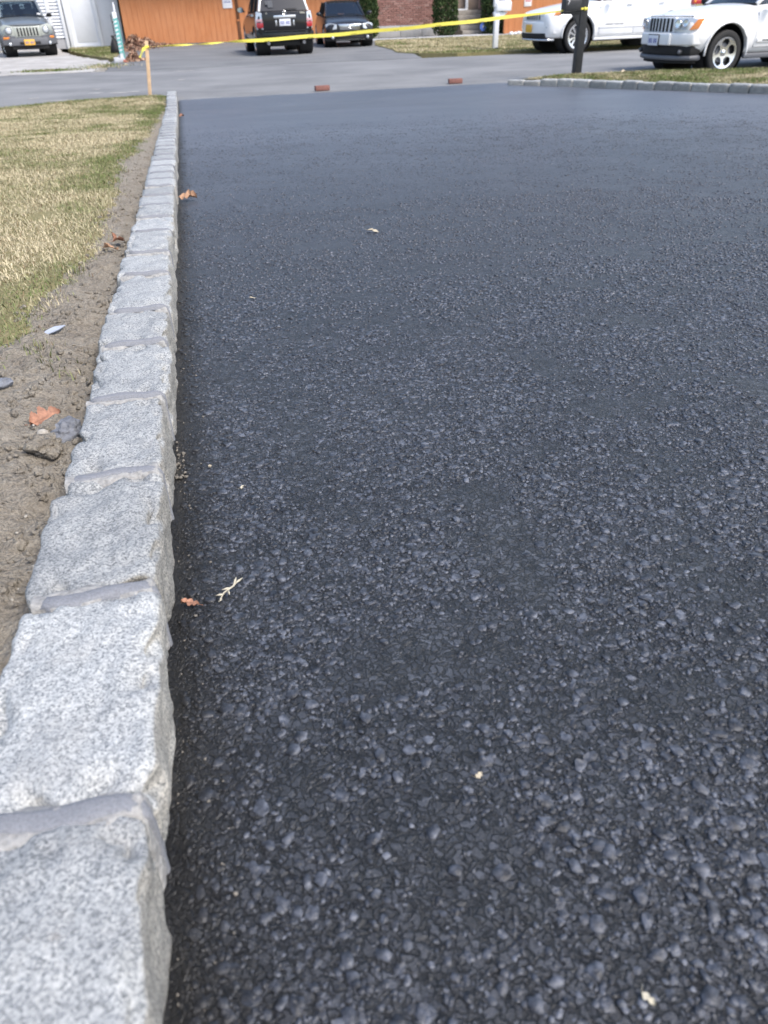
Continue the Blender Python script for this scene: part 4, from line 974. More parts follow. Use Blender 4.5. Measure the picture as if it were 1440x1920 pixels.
def rim_disc(rad, hole, nt_=120, radii=None, dish=.03):
    """alloy wheel face (axis +x, outward), hole(r, theta) -> True where it is open"""
    rr = radii or [0, .10, .17, .22, .30, .38, .46, .54, .62, .70, .78, .84, .89, .94, 1.0]
    vs = []; fs = []; nr = len(rr)
    prof = lambda q: dish * (-1.0 + 1.0 * min(1, q / .85) ** 2) if q < .88 else dish * (.0 + .35 * (q - .88) / .12)
    for lay in (0, 1):
        for q in rr:
            for k in range(nt_):
                a = 2 * math.pi * k / nt_; vs.append((prof(q) - lay * .022, rad * q * math.cos(a), rad * q * math.sin(a)))
    open_ = np.zeros((nr - 1, nt_), bool)
    for i in range(nr - 1):
        for k in range(nt_): open_[i, k] = hole((rr[i] + rr[i + 1]) / 2, 2 * math.pi * (k + .5) / nt_)
    o2 = nr * nt_
    for i in range(nr - 1):
        for k in range(nt_):
            k2 = (k + 1) % nt_; a, b, c, d = i * nt_ + k, i * nt_ + k2, (i + 1) * nt_ + k2, (i + 1) * nt_ + k
            if open_[i, k]: continue
            fs.append((a, d, c, b)); fs.append((a + o2, b + o2, c + o2, d + o2))
            if i == nr - 2 or open_[i + 1, k]: fs.append((d, d + o2, c + o2, c))
            if i > 0 and open_[i - 1, k]: fs.append((a, b, b + o2, a + o2))
            if open_[i, (k + 1) % nt_]: fs.append((b, c, c + o2, b + o2))
            if open_[i, k - 1]: fs.append((a, a + o2, d + o2, d))
    return MB().add(vs, fs)
def ang(t, n, ph=0): 
    p = 2 * math.pi / n; return abs(((t - ph + p / 2) % p) - p / 2)
HOLES = {
    'five_oval': lambda r, t: .34 < r < .87 and ang(t, 5, .3) < .47 * math.sin(math.pi * min(1, max(0, (r - .31) / .60))) ** .5,
    'ten': lambda r, t: .26 < r < .86 and (ang(t, 5, 0) < .12 + .10 * (r - .3) or ang(t, 5, math.pi / 5) < .22 * math.sin(math.pi * min(1, max(0, (r - .3) / .60))) ** .5 + .05),
    'five': lambda r, t: .30 < r < .85 and ang(t, 5, .2) < .42,
}
def wheel(root, sx, y, xo, r, rimr, style, wd=.21):
    """xo: outer face distance from the centre line"""
    side = Vector((sx, 0, 0)); c = Vector((sx * xo, y, r))
    w = obj('wheel', MB().cyl(c - side * .07, c - side * .10, rimr * 1.0, n=24), 'matt_black', root)
    prof = [(rimr * .97, -wd + .01), (rimr * 1.05, -wd), (r * .93, -wd + .004), (r, -wd + .03), (r, -.03), (r * .985, -.012), (r * .93, -.001), (rimr * 1.10, .0), (rimr * 1.03, -.006), (rimr * .985, -.02), (rimr * .97, -.09)]
    obj('tyre', MB().lathe(c, side, prof, 40), 'tyre_rubber', w, smooth=True, sharp=50)
    mb = rim_disc(rimr, HOLES[style]); M = Matrix.Translation(c - side * .012) @ (Matrix.Rotation(0, 4, 'Z') if sx > 0 else Matrix.Rotation(math.pi, 4, 'Z'))
    mb.v = [tuple(M @ Vector(p)) for p in mb.v]
    obj('rim', mb, 'alloy', w, smooth=True, sharp=40)
    obj('hub_cap', MB().lathe(c - side * .036, side, [(rimr * .2, 0), (rimr * .19, .012), (rimr * .1, .02), (0, .022)], 16), 'chrome', w, smooth=True)
    obj('brake_disc', MB().cyl(c - side * .064, c - side * .069, rimr * .62, n=24), 'bumper_grey', w)
def arch_liner(root, sx, y, r, z, w):
    obj('wheel_arch', MB().lathe((sx * .40, y, z), (sx, 0, 0), [(0, .024), (r - .006, .024), (r - .006, w - .40 - .055)], 30), 'matt_black', root)
def pane(root, name, q, mat, th=.006, inset=.0, parent=None):
    q = [Vector(p) for p in q]; c = sum(q, Vector()) / len(q); q = [p + (c - p) * inset for p in q]
    n = (q[1] - q[0]).cross(q[2] - q[0]).normalized(); return obj(name, MB().prism(q, n * th), mat, parent or root)
def greenhouse(root, mat, A0, A1, D0, D1, belt_rear_z, roof_w, pillars, glass='car_glass', crown=.035, rear_glass=None, pw=.07, seats=(), pillar_sheen=None, belt_w=None):
    """A0=(y,z,halfw) windscreen foot, A1 its top, D1 roof rear end, D0 foot of the rear glass; pillars: y positions of B/C at the belt"""
    P = lambda s, a: Vector((s * a[2], a[0], a[1]))
    # roof
    n, m_ = 9, 9; vs = []
    for lay in (0, -.05):
        for i in range(n):
            t = i / (n - 1); y = A1[0] + (D1[0] - A1[0]) * t; w = A1[2] + (D1[2] - A1[2]) * t + .02; z = A1[1] + (D1[1] - A1[1]) * t + crown * math.sin(math.pi * (.12 + .8 * t))
            for k in range(m_): u_ = -1 + 2 * k / (m_ - 1); vs.append((u_ * w, y, z + crown * (1 - u_ * u_) - .03 * abs(u_) ** 8 + lay))
    fs = []; o2 = n * m_
    for i in range(n - 1):
        for k in range(m_ - 1):
            a, b, c, d = i * m_ + k, i * m_ + k + 1, (i + 1) * m_ + k + 1, (i + 1) * m_ + k
            fs += [(a, b, c, d), (d + o2, c + o2, b + o2, a + o2)]
    ring = [k for k in range(m_)] + [i * m_ + m_ - 1 for i in range(1, n)] + [(n - 1) * m_ + k for k in range(m_ - 2, -1, -1)] + [i * m_ for i in range(n - 2, 0, -1)]
    fs += [(ring[k], ring[(k + 1) % len(ring)], ring[(k + 1) % len(ring)] + o2, ring[k] + o2) for k in range(len(ring))]
    obj('roof', MB().add(vs, fs), mat, root, smooth=True, sharp=50)
    for s in (-1, 1):
        obj('windscreen_pillar', MB().bar(P(s, A0) - Vector((s * .03, 0, .02)), P(s, A1), pw, .05, (0, 1, .5)), mat, root, bevel=.01)
        obj('rear_pillar', MB().prism([P(s, (D0[0], D0[1], D0[2])), P(s, (D0[0] + pw * 2.6, D0[1], D0[2] + .01)), P(s, (D1[0] + pw * 1.8, D1[1], D1[2] + .01)), P(s, D1)], (-s * .05, 0, 0)), pillar_sheen or mat, root, bevel=.008)
        tops = lambda y: Vector((s * (A1[2] + .015), y, A1[1] + (D1[1] - A1[1]) * (A1[0] - y) / (A1[0] - D1[0])))
        belt = lambda y: Vector((s * A0[2], y, A0[1] + (belt_rear_z - A0[1]) * (A0[0] - y) / (A0[0] - D0[0])))
        for y in pillars: obj('door_pillar', MB().bar(belt(y), tops(y * .96 + .0), .05, .07, (1, 0, 0)), 'matt_black', root)
        ys_ = [A0[0] - .05] + list(pillars) + [D0[0] + pw * 2.4]; yt = [A1[0] - .03] + [y * .96 for y in pillars] + [D1[0] + pw * 1.6]
        for k in range(len(ys_) - 1):
            pane(root, 'side_window', [belt(ys_[k]) - Vector((s * .012, 0, 0)), belt(ys_[k + 1]) - Vector((s * .012, 0, 0)), tops(yt[k + 1]) - Vector((s * .012, 0, .01)), tops(yt[k]) - Vector((s * .012, 0, .01))], glass)
    # windscreen, slightly bowed
    vs = []; nn = 11
    for lay in (0, 1):
        for a in (A0, A1):
            for k in range(nn): u_ = -1 + 2 * k / (nn - 1); vs.append((u_ * (a[2] - .03), a[0] + .055 * (1 - u_ * u_) - .006 * lay, a[1] - .012))
    fs = [(k, k + 1, nn + k + 1, nn + k) for k in range(nn - 1)] + [(2 * nn + k, 3 * nn + k, 3 * nn + k + 1, 2 * nn + k + 1) for k in range(nn - 1)]
    obj('windscreen', MB().add(vs, fs), glass, root, smooth=True)
    wsf = MB().bar((-A1[2], A1[0] + .01, A1[1] - .015), (A1[2], A1[0] + .01, A1[1] - .015), .03, .02).bar((-A0[2] + .02, A0[0] + .02, A0[1] - .01), (A0[2] - .02, A0[0] + .02, A0[1] - .01), .05, .03)
    obj('windscreen_seal', wsf, 'matt_black', root)
    pane(root, 'rear_window', [P(-1, (D0[0], D0[1], D0[2] - .05)), P(1, (D0[0], D0[1], D0[2] - .05)), P(1, (D1[0], D1[1] - .02, D1[2] - .05)), P(-1, (D1[0], D1[1] - .02, D1[2] - .05))], rear_glass or glass)
    # interior
    obj('cabin_floor', MB().box((0, (A0[0] + D0[0]) / 2, A0[1] - .035), ((A0[2] - .06) * 2, A0[0] - D0[0] - .12, .05)), 'matt_black', root)
    for (x, y) in seats:
        zt = A0[1]; obj('seat', MB().box((x, y, zt + .10), (.40, .10, .26)), 'seat_cloth', root, bevel=.04, seg=3)
        obj('head_rest', MB().box((x, y - .02, zt + .29), (.24, .08, .14)), 'seat_cloth', root, bevel=.03, seg=3)
    obj('steering_wheel', MB().tube([(.34 + .15 * math.cos(t), A0[0] - .38 , A0[1] + .03 + .12 * math.sin(t)) for t in np.linspace(.2, 2.94, 9)], .014, 6), 'matt_black', root)
def licence_plate(root, c, w, h, mat, tilt=0., yaw=0., marks=True, face=1):
    """plate on a face looking along +y (face=1) or -y; print unreadable in the photograph: row of marks"""
    M = Matrix.Translation(c) @ Matrix.Rotation(yaw, 4, 'Z') @ Matrix.Rotation(tilt, 4, 'X')
    def T(mb): mb.v = [tuple(M @ Vector(p)) for p in mb.v]; return mb
    p = obj('licence_plate', T(MB().box((0, 0, 0), (w, .012, h))), mat, root, bevel=.002)
    mb = MB()
    for k in range(7):
        if k == 3: continue
        mb.box((-w * .36 + k * w * .12, face * .0072, -.005), (w * .07, .002, h * .46))
    obj('plate_print', T(mb), 'print_blue', p); return p
def lamp(root, name, c, axis, r, mat='lamp_lens', ring='chrome', flat=1.):
    c = Vector(c); a = Vector(axis).normalized()
    o = obj(name, MB().lathe(c, a, [(r, 0), (r * .96, .012), (r * .7, .03), (r * .3, .04), (0, .042)], 22), mat, root, smooth=True)
    obj('lamp_ring', MB().lathe(c, a, [(r * 1.16, -.02), (r * 1.16, .01), (r * 1.04, .018), (r * .98, .004)], 22), ring, o, smooth=True, sharp=50); return o
def mirror(root, s, x, y, z, mat, w=.19, h=.14, glass_to=None):
    mb = MB().lathe((0, 0, 0), (0, 1, 0), [(0, .07), (.5, .06), (.85, .02), (1, -.05), (.93, -.055), (.9, -.045), (0, -.045)], 16)
    mb.v = [(s * x + p[0] * w / 2, y + p[1], z + p[2] * h / 2) for p in mb.v]
    m_ = obj('wing_mirror', mb, mat, root, smooth=True, sharp=50)
    obj('mirror_stalk', MB().bar((s * (x - w * .65), y, z - h * .3), (s * (x - w * .3), y, z - h * .25), .05, .05), 'matt_black', m_)
    mg = MB().cyl((0, -.047, 0), (0, -.051, 0), 1, n=16); mg.v = [(s * x + p[0] * w * .44, y + p[1], z + p[2] * h * .44) for p in mg.v]
    obj('mirror_glass', mg, 'mirror_glass', m_); return m_
def curve_bar(mb, w, y0, bow, z0, z1, th, n=12, drop=0., wt=None):
    """a bowed bar across the car's front, centre at y0, ends pulled back by bow"""
    vs = []; 
    for k in range(n + 1):
        u_ = -1 + 2 * k / n; y = y0 - bow * abs(u_) ** 2.4
        vs += [(u_ * w, y - th, z0), (u_ * w, y, z0 + .01), (u_ * (wt or w), y, z1 - .01), (u_ * (wt or w), y - th, z1)]
    fs = []
    for k in range(n): fs += [(k * 4 + j, k * 4 + (j + 1) % 4, k * 4 + 4 + (j + 1) % 4, k * 4 + 4 + j) for j in range(4)]
    fs += [(0, 1, 2, 3), (n * 4 + 3, n * 4 + 2, n * 4 + 1, n * 4)]
    return mb.add(vs, fs)
def face_y(w, y0, bow, x): return y0 - bow * abs(x / w) ** 2.4

# ---- silver off-road car, front view
c1 = tag(empty('parked_car', (-4.55, 30.55, .02), R(192)), 'silver round-lamp off-road car parked on the concrete driveway by the white house', 'car', 'cars parked around the street')
body_loft('body', 'paint_silver', c1, [(-3.05, .70, .36, .62, .98, .66, .0), (-2.98, .80, .30, .62, 1.05, .74, .0), (-2.3, .83, .28, .62, 1.06, .76, .0), (-1.2, .83, .27, .60, 1.06, .75, .0), (-.55, .83, .27, .60, 1.06, .73, .02), (-.45, .83, .28, .60, 1.04, .72, .03), (0, .83, .30, .60, .965, .69, .045), (.38, .82, .33, .58, .905, .66, .035), (.54, .79, .36, .58, .87, .64, .02), (.60, .72, .40, .58, .80, .58, .0)], [(0, .385, .36), (-2.35, .385, .36)])
for y in (0, -2.35):
    for s in (-1, 1): wheel(c1, s, y, .80, .335, .21, 'five'); arch_liner(c1, s, y, .385, .36, .83)
for s in (-1, 1):
    mb = MB(); ps = [(s * .815, .41 * math.cos(t), .36 + .41 * math.sin(t)) for t in np.linspace(-.15, math.pi + .15, 14)]; mb.tube(ps, .032, 6); obj('fender_flare', mb, 'bumper_grey', c1, smooth=True)
greenhouse(c1, 'paint_silver', (-.52, 1.07, .69), (-1.12, 1.50, .565), (-3.02, 1.08, .70), (-2.88, 1.54, .58), 1.09, .57, [-1.35, -2.2], seats=((-.33, -1.35), (.33, -1.35), (0, -2.3)))
g_ = obj('grille', curve_bar(MB(), .40, .625, .02, .53, .82, .04), 'grille_silver', c1, bevel=.01)
for k in range(7): obj('grille_slot', MB().box((-.285 + k * .095, .626 - .02 * abs((-.285 + k * .095) / .4) ** 2, .675), (.050, .012, .225)), 'matt_black', g_, bevel=.005)
for s in (-1, 1):
    obj('lamp_panel', MB().prism([(s * .40, .58, .53), (s * .76, .52, .56), (s * .765, .50, .82), (s * .66, .54, .885), (s * .40, .58, .83)], (0, .035, 0)), 'grille_silver', c1, bevel=.012)
    lamp(c1, 'headlight', (s * .555, .592, .715), (s * .10, 1, 0), .090, ring='bumper_grey')
    obj('bumper_end', MB().prism([(s * .36, .56, .30), (s * .80, .46, .33), (s * .83, .40, .60), (s * .70, .50, .60), (s * .40, .58, .57)], (0, .105, 0)), 'bumper_grey', c1, bevel=.025, seg=3)
    obj('turn_signal', MB().prism([(s * .53, .605, .49), (s * .76, .55, .49), (s * .76, .55, .55), (s * .53, .605, .55)], (0, .025, 0)), 'amber_lens', c1, bevel=.006)
    lamp(c1, 'fog_lamp', (s * .60, .655, .36), (s * .1, 1, 0), .052, ring='matt_black')
    mirror(c1, s, .87, -.62, 1.10, 'matt_black', .17, .12)
bm_ = obj('front_bumper', curve_bar(MB(), .62, .70, .05, .30, .525, .12, wt=.55), 'bumper_grey', c1, bevel=.02)
obj('bumper_slot', MB().box((0, .688, .375), (.62, .03, .075)), 'matt_black', bm_, bevel=.004)
obj('skid_plate', MB().box((0, .48, .25), (1.1, .3, .10)), 'matt_black', c1, bevel=.02)
licence_plate(c1, (0.02, .712, .395), .31, .155, 'plate_yellow')
obj('hood_lip', curve_bar(MB(), .60, .60, .05, .845, .858, .02), 'matt_black', c1)
obj('wiper', MB().bar((-.55, -.44, 1.105), (-.02, -.50, 1.125), .02, .02).bar((.05, -.44, 1.105), (.58, -.50, 1.12), .02, .02), 'matt_black', c1)
obj('inspection_sticker', MB().box((-.545, -.585, 1.13), (.10, .012, .06)), 'sign_white', c1)

# ---- black sport utility car, rear view
c2 = tag(empty('parked_car', (3.05, 27.6, .012), R(1.6)), 'black tall car seen from behind with a white plate before the orange house', 'car', 'cars parked around the street')
RA = -2.5
body_loft('body', 'paint_black', c2, [(-3.08, .62, .46, .66, .99, .60, .0), (-3.05, .74, .40, .66, 1.03, .68, .0), (-2.95, .80, .34, .66, 1.04, .74, .0), (-2.5, .83, .31, .64, 1.04, .76, .0), (-1.2, .83, .29, .64, 1.02, .76, .0), (-.4, .83, .29, .62, 1.0, .74, .02), (.1, .82, .31, .62, .94, .70, .03), (.55, .80, .34, .60, .86, .66, .03), (.68, .72, .38, .58, .78, .58, .0)], [(0, .37, .34), (RA, .37, .34)])
for y in (0, RA):
    for s in (-1, 1): wheel(c2, s, y, .81, .335, .215, 'five', .22); arch_liner(c2, s, y, .37, .34, .83)
greenhouse(c2, 'paint_black', (-.45, 1.02, .70), (-1.15, 1.50, .57), (-3.03, 1.04, .70), (-2.78, 1.52, .57), 1.05, .58, [-1.35, -2.25], glass='car_glass', rear_glass='dark_glass', pillar_sheen='paint_white', seats=((-.33, -1.5), (.33, -1.5), (-.35, -2.3), (.35, -2.3)))  # rear pillars painted white as a bright reflection on the black body
bp_ = obj('rear_bumper', MB().prism([(-.82, -2.92, .36), (.82, -2.92, .36), (.82, -2.92, .56), (-.82, -2.92, .56)], (0, -.05, 0)), 'paint_black', c2, bevel=.02)
mb = curve_bar(MB(), .815, .0, .16, .34, .575, .16); mb.v = [(p[0], -3.15 - p[1], p[2]) for p in mb.v]; obj('bumper_cover', mb, 'paint_black', bp_, bevel=.02, seg=3)
obj('bumper_step', MB().box((0, -3.13, .582), (1.2, .10, .014)), 'bumper_black', bp_)
tg = obj('tailgate', MB().prism([(-.60, -3.07, .59), (.60, -3.07, .59), (.63, -3.07, .98), (.58, -3.06, 1.03), (-.58, -3.06, 1.03), (-.63, -3.07, .98)], (0, -.035, 0)), 'paint_black', c2, bevel=.012, seg=3)
obj('chrome_bar', MB().box((0, -3.115, .905), (.62, .03, .075)), 'chrome', tg, bevel=.012)
obj('plate_recess', MB().box((0, -3.103, .77), (.56, .012, .20)), 'matt_black', tg)
for s in (-1, 1): obj('recess_lamp', MB().box((s * .245, -3.112, .765), (.035, .012, .13)), 'alloy', tg, bevel=.004)
licence_plate(c2, (.0, -3.118, .775), .31, .16, 'plate_white', face=-1)
obj('badge', MB().tube([(.05 * math.cos(t), -3.113, 1.0 + .04 * math.sin(t)) for t in np.linspace(0, 2 * math.pi, 15)], .008, 6).bar((-.025, -3.113, .975), (0, -3.113, 1.035), .012, .012).bar((.025, -3.113, .975), (0, -3.113, 1.035), .012, .012), 'chrome', tg)
obj('model_badge', MB().box((.50, -3.112, .985), (.14, .01, .035)).box((-.50, -3.112, .99), (.03, .01, .03)), 'chrome', tg)
obj('rear_wiper', MB().tube([(-.02, -3.06, 1.07), (.2, -3.05, 1.085), (.36, -3.05, 1.08)], .010, 6), 'matt_black', c2)
for s in (-1, 1):
    tl = obj('tail_light', MB().prism([(s * .60, -3.04, .62), (s * .78, -2.95, .62), (s * .80, -2.92, .82), (s * .76, -2.92, 1.04), (s * .62, -3.04, 1.0)], (0, -.05, 0)), 'lamp_lens', c2, bevel=.012, seg=3)
    obj('tail_lens', MB().prism([(s * .61, -3.093, .66), (s * .775, -3.008, .66), (s * .785, -2.996, .78), (s * .61, -3.093, .78)], (0, -.008, 0)), 'red_lens', tl, bevel=.003)
    obj('tail_lens', MB().prism([(s * .61, -3.093, .80), (s * .785, -2.996, .80), (s * .785, -2.992, .86), (s * .61, -3.093, .86)], (0, -.007, 0)), 'pale_red_lens', tl, bevel=.003)
    obj('exhaust', MB().tube([(s * .50, -2.6, .30), (s * .50, -3.12, .30)], .045, 12), 'bumper_grey', c2, smooth=True, sharp=50)
    mirror(c2, s, .93, -.55, 1.08, 'paint_black', .20, .145)
obj('underbody', MB().box((0, -1.4, .28), (1.0, 2.9, .14)).box((0, -2.85, .30), (.8, .35, .14)), 'matt_black', c2, bevel=.02)
obj('window_sticker', MB().box((-.36, -3.01, 1.20), (.14, .012, .16)).box((-.46, -3.01, 1.23), (.04, .012, .09)), 'bumper_grey', c2)
for x in (-.86, ): obj('door_handle', MB().box((x + .015, -1.45, .93), (.03, .16, .03)).box((x + .015, -2.25, .94), (.03, .16, .03)), 'paint_black', c2, bevel=.006)
for x in (-.825, .825): obj('side_trim', MB().box((x, -1.25, .52), (.02, 1.7, .07)), 'paint_dark', c2, bevel=.008)

# ---- dark sedan, front view
c3 = tag(empty('parked_car', (5.60, 28.15, .012), R(176.5)), 'dark low sedan facing the street beside the black tall car', 'car', 'cars parked around the street')
body_loft('body', 'paint_dark', c3, [(-3.35, .60, .34, .55, .80, .55, .0), (-3.28, .72, .24, .52, .86, .66, .0), (-2.5, .80, .18, .50, .86, .70, .0), (-1.3, .81, .17, .48, .83, .70, .0), (-.55, .81, .17, .48, .82, .69, .015), (0, .80, .18, .46, .755, .66, .035), (.35, .79, .19, .45, .695, .63, .03), (.52, .76, .20, .44, .655, .60, .015), (.60, .68, .22, .42, .60, .54, .0)], [(0, .335, .31), (-2.5, .335, .31)])
for y in (0, -2.5):
    for s in (-1, 1): wheel(c3, s, y, .79, .30, .20, 'five', .19); arch_liner(c3, s, y, .335, .31, .80)
greenhouse(c3, 'paint_dark', (-.50, .83, .665), (-1.22, 1.20, .53), (-2.95, .87, .60), (-2.35, 1.20, .52), .87, .53, [-1.45, -2.15], seats=((-.32, -1.55), (.32, -1.55)), pw=.055)
g_ = obj('grille', curve_bar(MB(), .37, .625, .05, .455, .63, .03, wt=.40), 'chrome', c3, bevel=.008)
for k in range(5): obj('grille_slat', curve_bar(MB(), .335 + k * .006, .632, .045, .475 + k * .028, .489 + k * .028, .012, n=8), 'bumper_black', g_)
obj('badge', MB().tube([(.045 * math.cos(t), .640, .545 + .03 * math.sin(t)) for t in np.linspace(0, 2 * math.pi, 13)], .007, 6), 'chrome', g_)
for s in (-1, 1):
    hl = obj('headlight', MB().prism([(s * .42, .565, .50), (s * .60, .53, .475), (s * .745, .42, .53), (s * .76, .36, .62), (s * .62, .48, .66), (s * .42, .56, .62)], (0, .045, .0)), 'lamp_lens', c3, bevel=.012, seg=3)
    lamp(c3, 'fog_lamp', (s * .56, .60, .27), (s * .2, 1, 0), .045)
    mirror(c3, s, .84, -.62, .90, 'paint_dark', .17, .115)
fb = obj('front_bumper', curve_bar(MB(), .755, .675, .20, .17, .44, .14, wt=.76), 'paint_dark', c3, bevel=.03, seg=3)
obj('air_intake', curve_bar(MB(), .42, .682, .04, .215, .315, .02), 'matt_black', fb, bevel=.006)
obj('chrome_strip', curve_bar(MB(), .46, .690, .05, .205, .219, .02), 'chrome', fb)
obj('plate_holder', MB().box((0, .687, .375), (.30, .02, .10)), 'bumper_grey', fb, bevel=.006)
obj('wiper', MB().bar((-.5, -.42, .86), (0, -.48, .875), .018, .016).bar((.05, -.42, .86), (.52, -.48, .87), .018, .016), 'matt_black', c3)

# ---- white sport utility cars on the right
def white_suv(root, wb, w, zsill, zhood_f, zhood_r, belt, r, rimr, style, ov, nose_top, rear_ov):
    body_loft('body', 'paint_white', root, [(-wb - rear_ov, w - .14, .44, .66, belt - .04, w - .16, .0), (-wb - rear_ov + .06, w - .04, .36, .66, belt, w - .10, .0), (-wb - .1, w, zsill + .03, .64, belt + .01, w - .09, .0), (-wb * .6, w, zsill, .62, belt, w - .09, .0), (-.75, w, zsill, .62, belt - .015, w - .09, .01), (-.58, w, zsill, .62, zhood_r + .015, w - .10, .03), (0, w, zsill + .03, .60, (zhood_f + zhood_r) / 2 + .015, w - .11, .04), (ov - .32, w - .02, zsill + .05, .58, zhood_f + .01, w - .14, .035), (ov - .12, w - .08, zsill + .06, .56, nose_top, w - .19, .015), (ov - .03, w - .19, zsill + .08, .56, nose_top - .06, w - .30, .0)], [(0, r * 1.24, r * 1.05), (-wb, r * 1.24, r * 1.05)])
    for y in (0, -wb):
        for s in (-1, 1): wheel(root, s, y, w - .02, r, rimr, style, .22); arch_liner(root, s, y, r * 1.24, r * 1.05, w)
    obj('underbody', MB().box((0, -wb / 2 + .1, zsill + .01), (w * 1.3, wb + .5, .12)), 'matt_black', root, bevel=.02)
    for s in (-1, 1):
        for y0, y1 in ((-.56, -1.52), (-1.54, -2.45)): obj('door', MB().prism([(s * (w - .006), y0, zsill + .10), (s * (w - .006), y1, zsill + .10), (s * (w + .004), y1, .60), (s * (w - .02), y1, belt - .10), (s * (w - .02), y0, belt - .10), (s * (w + .004), y0, .60)], (-s * .02, 0, 0)), 'paint_white', root, bevel=.008, seg=2)
c4 = tag(empty('parked_car', (9.20, 13.96, -.035), R(95)), 'white car with amber-edged lamps and five-hole wheels parked behind the right lawn', 'car', 'cars parked around the street')
W4 = .79
white_suv(c4, 2.45, W4, .30, .905, 1.00, 1.04, .335, .235, 'five_oval', .80, .885, .75)
greenhouse(c4, 'paint_white', (-.55, 1.03, .68), (-1.2, 1.47, .56), (-3.05, 1.05, .68), (-2.85, 1.48, .56), 1.05, .56, [-1.45, -2.3], seats=((-.33, -1.5), (.33, -1.5)))
for s in (-1, 1):      # wheel lip, moulding, rocker
    mb = MB(); mb.tube([(s * (W4 - .004), .430 * math.cos(t), .352 + .430 * math.sin(t)) for t in np.linspace(-.1, math.pi + .15, 18)], .018, 6); obj('wheel_lip', mb, 'paint_white', c4, smooth=True)
    obj('door_moulding', MB().box((s * (W4 + .008), -1.05, .50), (.03, .92, .065)), 'paint_white', c4, bevel=.01); obj('moulding_insert', MB().box((s * (W4 + .024), -1.10, .50), (.006, .80, .018)), 'matt_black', c4)
    obj('sill_trim', MB().box((s * (W4 - .02), -1.22, .275), (.06, 1.66, .075)), 'bumper_grey', c4, bevel=.015)
    mirror(c4, s, .90, -.72, 1.07, 'matt_black', .18, .14)
    hl = obj('headlight', MB().prism([(s * .36, .775, .695), (s * .60, .70, .690), (s * .70, .58, .720), (s * .715, .52, .830), (s * .60, .65, .865), (s * .50, .72, .850), (s * .36, .765, .845)], (0, .05, .0)), 'lamp_lens', c4, bevel=.012, seg=3)
    obj('lamp_bezel', MB().lathe((s * .45, .81, .775), (s * .15, 1, .1), [(.075, -.02), (.075, .012), (.062, .014), (.058, .0), (0, -.004)], 20), 'chrome', hl, smooth=True, sharp=40)
    obj('lamp_bezel', MB().lathe((s * .585, .755, .785), (s * .35, 1, .1), [(.065, -.02), (.065, .012), (.053, .014), (.048, .0), (0, -.004)], 20), 'chrome', hl, smooth=True, sharp=40)
    obj('side_marker', MB().prism([(s * .645, .685, .685), (s * .725, .59, .700), (s * .745, .50, .850), (s * .70, .575, .840)], (s * .012, .045, 0)), 'amber_lens', hl, bevel=.004)
    lamp(c4, 'fog_lamp', (s * .56, .765, .37), (s * .3, 1, 0), .036, mat='bumper_grey', ring='bumper_black')
g_ = obj('grille', curve_bar(MB(), .36, .825, .035, .64, .875, .05, wt=.35), 'paint_white', c4, bevel=.012)
for k in range(7): x = -.285 + k * .095; obj('grille_slot', MB().prism([(x - .026, .828 - .035 * abs(x / .36) ** 2.4, .66), (x + .026, .828 - .035 * abs(x / .36) ** 2.4, .66), (x + .026, .826 - .035 * abs(x / .36) ** 2.4, .85), (x - .026, .826 - .035 * abs(x / .36) ** 2.4, .85)], (0, .006, 0)), 'matt_black', g_)
fb = obj('front_bumper', curve_bar(MB(), .74, .90, .24, .455, .655, .2, n=16, wt=.73), 'paint_white', c4, bevel=.03, seg=3)
obj('bumper_block', curve_bar(MB(), .40, .925, .02, .46, .65, .06), 'paint_white', fb, bevel=.02, seg=3)
obj('lower_grille', curve_bar(MB(), .70, .875, .22, .315, .465, .2, n=14), 'matt_black', fb, bevel=.01)
obj('lower_lip', curve_bar(MB(), .72, .905, .25, .235, .325, .22, n=16), 'bumper_grey', fb, bevel=.03, seg=3)
obj('air_dam', curve_bar(MB(), .62, .84, .2, .19, .245, .2), 'matt_black', fb)
pl_ = licence_plate(c4, (.0, .938, .535), .28, .15, 'plate_white'); obj('plate_frame', MB().box((0, .930, .535), (.31, .012, .18)), 'print_black', pl_, bevel=.003)
text_mesh('badge', 'Jeep', .05, 'grille_silver', c4, Matrix.Translation((0, .790, .892)) @ Matrix.Rotation(R(180), 4, 'Z') @ Matrix.Rotation(R(60), 4, 'X'))
obj('hood_seam', curve_bar(MB(), .60, .79, .16, .874, .882, .012, n=14), 'bumper_grey', c4)

